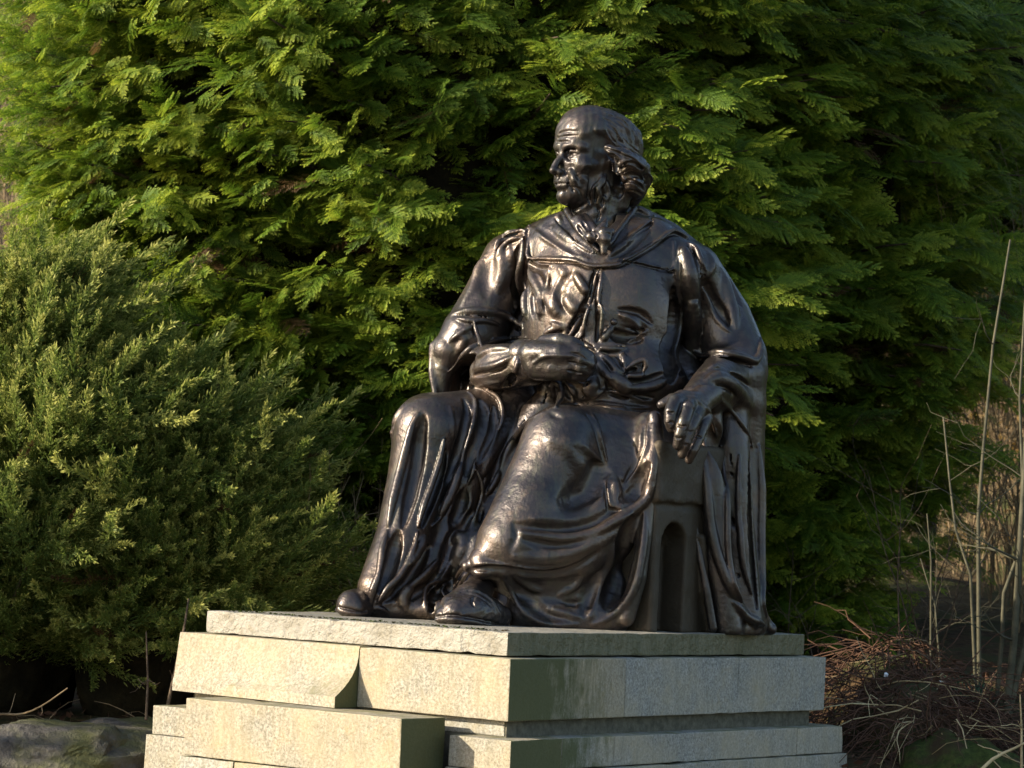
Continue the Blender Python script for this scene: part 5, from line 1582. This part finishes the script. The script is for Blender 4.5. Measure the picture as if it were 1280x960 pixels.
    # ---- daffodil leaves, not yet in flower
    def blades(px, py, Y, n, seed, label, h=.20, mat=M_BLADE, spread=.09, name="daffodil_clump", cat="plant"):
        rs = np.random.RandomState(seed); p = at(px, py, Y); b = gp(p[0], Y)
        t = empty(name, b, label, cat)
        for _ in range(n):
            q = b+np.array([rs.normal()*spread, rs.normal()*spread*.7, -.01])
            C = wander(q, np.array([rs.normal()*.25, rs.normal()*.25, 1]), h*rs.uniform(.6, 1.15), 6, rs, .06, .06)
            w = np.array([1, .25*rs.normal(), 0])*.007
            V = np.concatenate([C-w*np.linspace(1, .3, 7)[:, None], C+w*np.linspace(1, .3, 7)[:, None]])
            F = []
            for i in range(6): F += [[i, i+1, i+8], [i, i+8, i+7]]
            s = Soup(); s.add(V, np.array(F), rs.uniform(.2, .7)); link("leaf", s.mesh("leaf"), t, [mat], True)
        return t
    blades(1205, 850, 14.05, 34, 3, "clump of blue green daffodil leaves at the foot of the saplings")
    blades(1155, 830, 14.5, 22, 4, "smaller clump of daffodil leaves in the shade behind the bracken", .18)
    blades(1048, 858, 14.0, 12, 5, "dark leafy sprout beside the pedestal's right corner", .16)
    for k, (px, py, Y, lab) in enumerate([(1104, 840, 13.55, "single snowdrop hanging over the mossy hummock"), (1173, 848, 13.9, "snowdrop near the daffodil leaves, paler and lower")]):
        p = at(px, py, Y); b = gp(p[0], Y); t = empty("snowdrop", b, lab, "flower")
        C = np.array([b, b+(p-b)*.6, p+np.array([.005, 0, .012]), p+np.array([.012, 0, .004])]); s = Soup(); s.add(*tube(catmull(C, .01), .0018, 4)); link("stalk", s.mesh("stalk"), t, [M_BLADE], True)
        s = Soup()
        for a in range(3):
            d = np.array([cos(a*2.1)*.008, sin(a*2.1)*.008, 0]); q = p+np.array([.012, 0, 0])
            s.add(*tube(np.array([q, q+d*.8+[0, 0, -.010], q+d+[0, 0, -.02], q+d*.5+[0, 0, -.028]]), np.array([.002, .006, .006, .001]), 6))
        link("petal", s.mesh("petal"), t, [M_PETAL], True)
    # ---- loose sticks
    def stick(rows, r, label, seed, mat=M_STRAW, name="dry_stick"):
        rs = np.random.RandomState(seed); P = np.array([at(*q) for q in rows]); C = catmull(P, .05); C = C+np.cumsum(rs.normal(size=C.shape), 0)*.0015
        s = Soup(); s.add(*tube(C, np.linspace(r, r*.5, len(C)), 6))
        for _ in range(3):
            i = rs.randint(1, len(C)-1); w = wander(C[i], rs.normal(size=3), .12, 4, rs, .2); s.add(*tube(w, np.linspace(r*.4, r*.2, 5), 4))
        return thing_mesh(name, s, mat, label, "stick")
    stick([(1212, 975, 12.6), (1240, 948, 12.62), (1284, 925, 12.7)], .009, "sunlit straw coloured stick slanting up at the bottom right corner", 1)
    stick([(1218, 880, 13.7), (1240, 885, 13.65), (1282, 886, 13.6)], .006, "dry stick lying flat across the foot of the saplings", 2, M_TWIG)
    stick([(1276, 960, 12.7), (1277, 910, 12.7), (1275, 868, 12.75)], .006, "upright pale stalk at the extreme lower right", 3, M_STRAW)
    stick([(1085, 862, 13.6), (1130, 850, 13.3), (1180, 855, 13.3), (1235, 868, 13.4)], .004, "long thin stalk arching over the bracken heap", 4, M_STRAW)
    # ---- stems and dead grass in the dark gap between juniper and pedestal
    thicket("dead_stems", -1.25, .0, 14.3, 15.4, 90, 17, "thin bare stems standing in the dark gap left of the pedestal", (.6, 1.5), M_TWIG, .006)
    thicket("dead_stems", 1.6, 2.6, 15.2, 16.2, 12, 18, "thin dark stems under the cypress at the right of the pedestal", (.5, 1.2), M_BARK, .006)
    s = tangle("a", -1.75, 13.2, .75, .5, .12, 420, 21, M_TAN, L=.28, r=.003); thing_mesh("dead_grass", s, M_TWIG, "dry grass and twigs on the bank between rock and juniper", "dead grass", None, "stuff")
    s = tangle("a", 2.6, 13.7, .9, .9, .10, 620, 22, M_TAN, L=.25, r=.003); thing_mesh("dead_grass", s, M_TAN, "litter of rusty fern pieces round the saplings' feet", "dead grass", None, "stuff")
    stick([(205, 905, 12.9), (215, 860, 12.95), (228, 800, 13.0), (236, 750, 13.1)], .009, "dark leaning stem close to the left end of the pedestal", 6, M_BARK, "dry_stalk")
    stick([(182, 900, 13.0), (184, 850, 13.05), (182, 790, 13.1)], .007, "upright dark stem at the edge of the juniper", 7, M_BARK, "dry_stalk")
    stick([(0, 892, 13.0), (30, 893, 12.9), (62, 878, 12.8), (85, 862, 12.8)], .006, "curved pale twig resting on the left rock", 8, M_TWIG)
    # hazy wood behind everything: bare trees on the rising bank
    rs = np.random.RandomState(77)
    for k in range(12):
        x = rs.uniform(-16, 16); y = rs.uniform(29, 46); b = gp(x, y, -.1); h = rs.uniform(6, 11)
        t = empty("bare_tree", b, "distant bare tree in the wood behind the cypresses", "tree", "bare trees on the rising bank behind")
        C = wander(b, (rs.normal()*.05, rs.normal()*.05, 1), h, 12, rs, .03); r0 = rs.uniform(.07, .14)
        s = Soup(); s.add(*tube(C, np.linspace(r0, .02, 13), 7)); link("trunk", s.mesh("trunk"), t, [M_BARK], True)
        s = Soup()
        for _ in range(46):
            i = rs.randint(3, 12); w = wander(C[i], (rs.normal(), rs.normal(), rs.uniform(.2, 1.3)), rs.uniform(.8, 2.6), 7, rs, .14)
            s.add(*tube(w, np.linspace(.03, .008, 8), 4))
            for _q in range(3):
                j = rs.randint(2, 7); w2 = wander(w[j], (rs.normal(), rs.normal(), rs.uniform(.0, 1.)), rs.uniform(.3, 1.1), 4, rs, .2); s.add(*tube(w2, np.linspace(.012, .005, 5), 3))
        o = link("crown", s.mesh("crown"), t, [M_BARK], True); o["kind"] = "stuff"
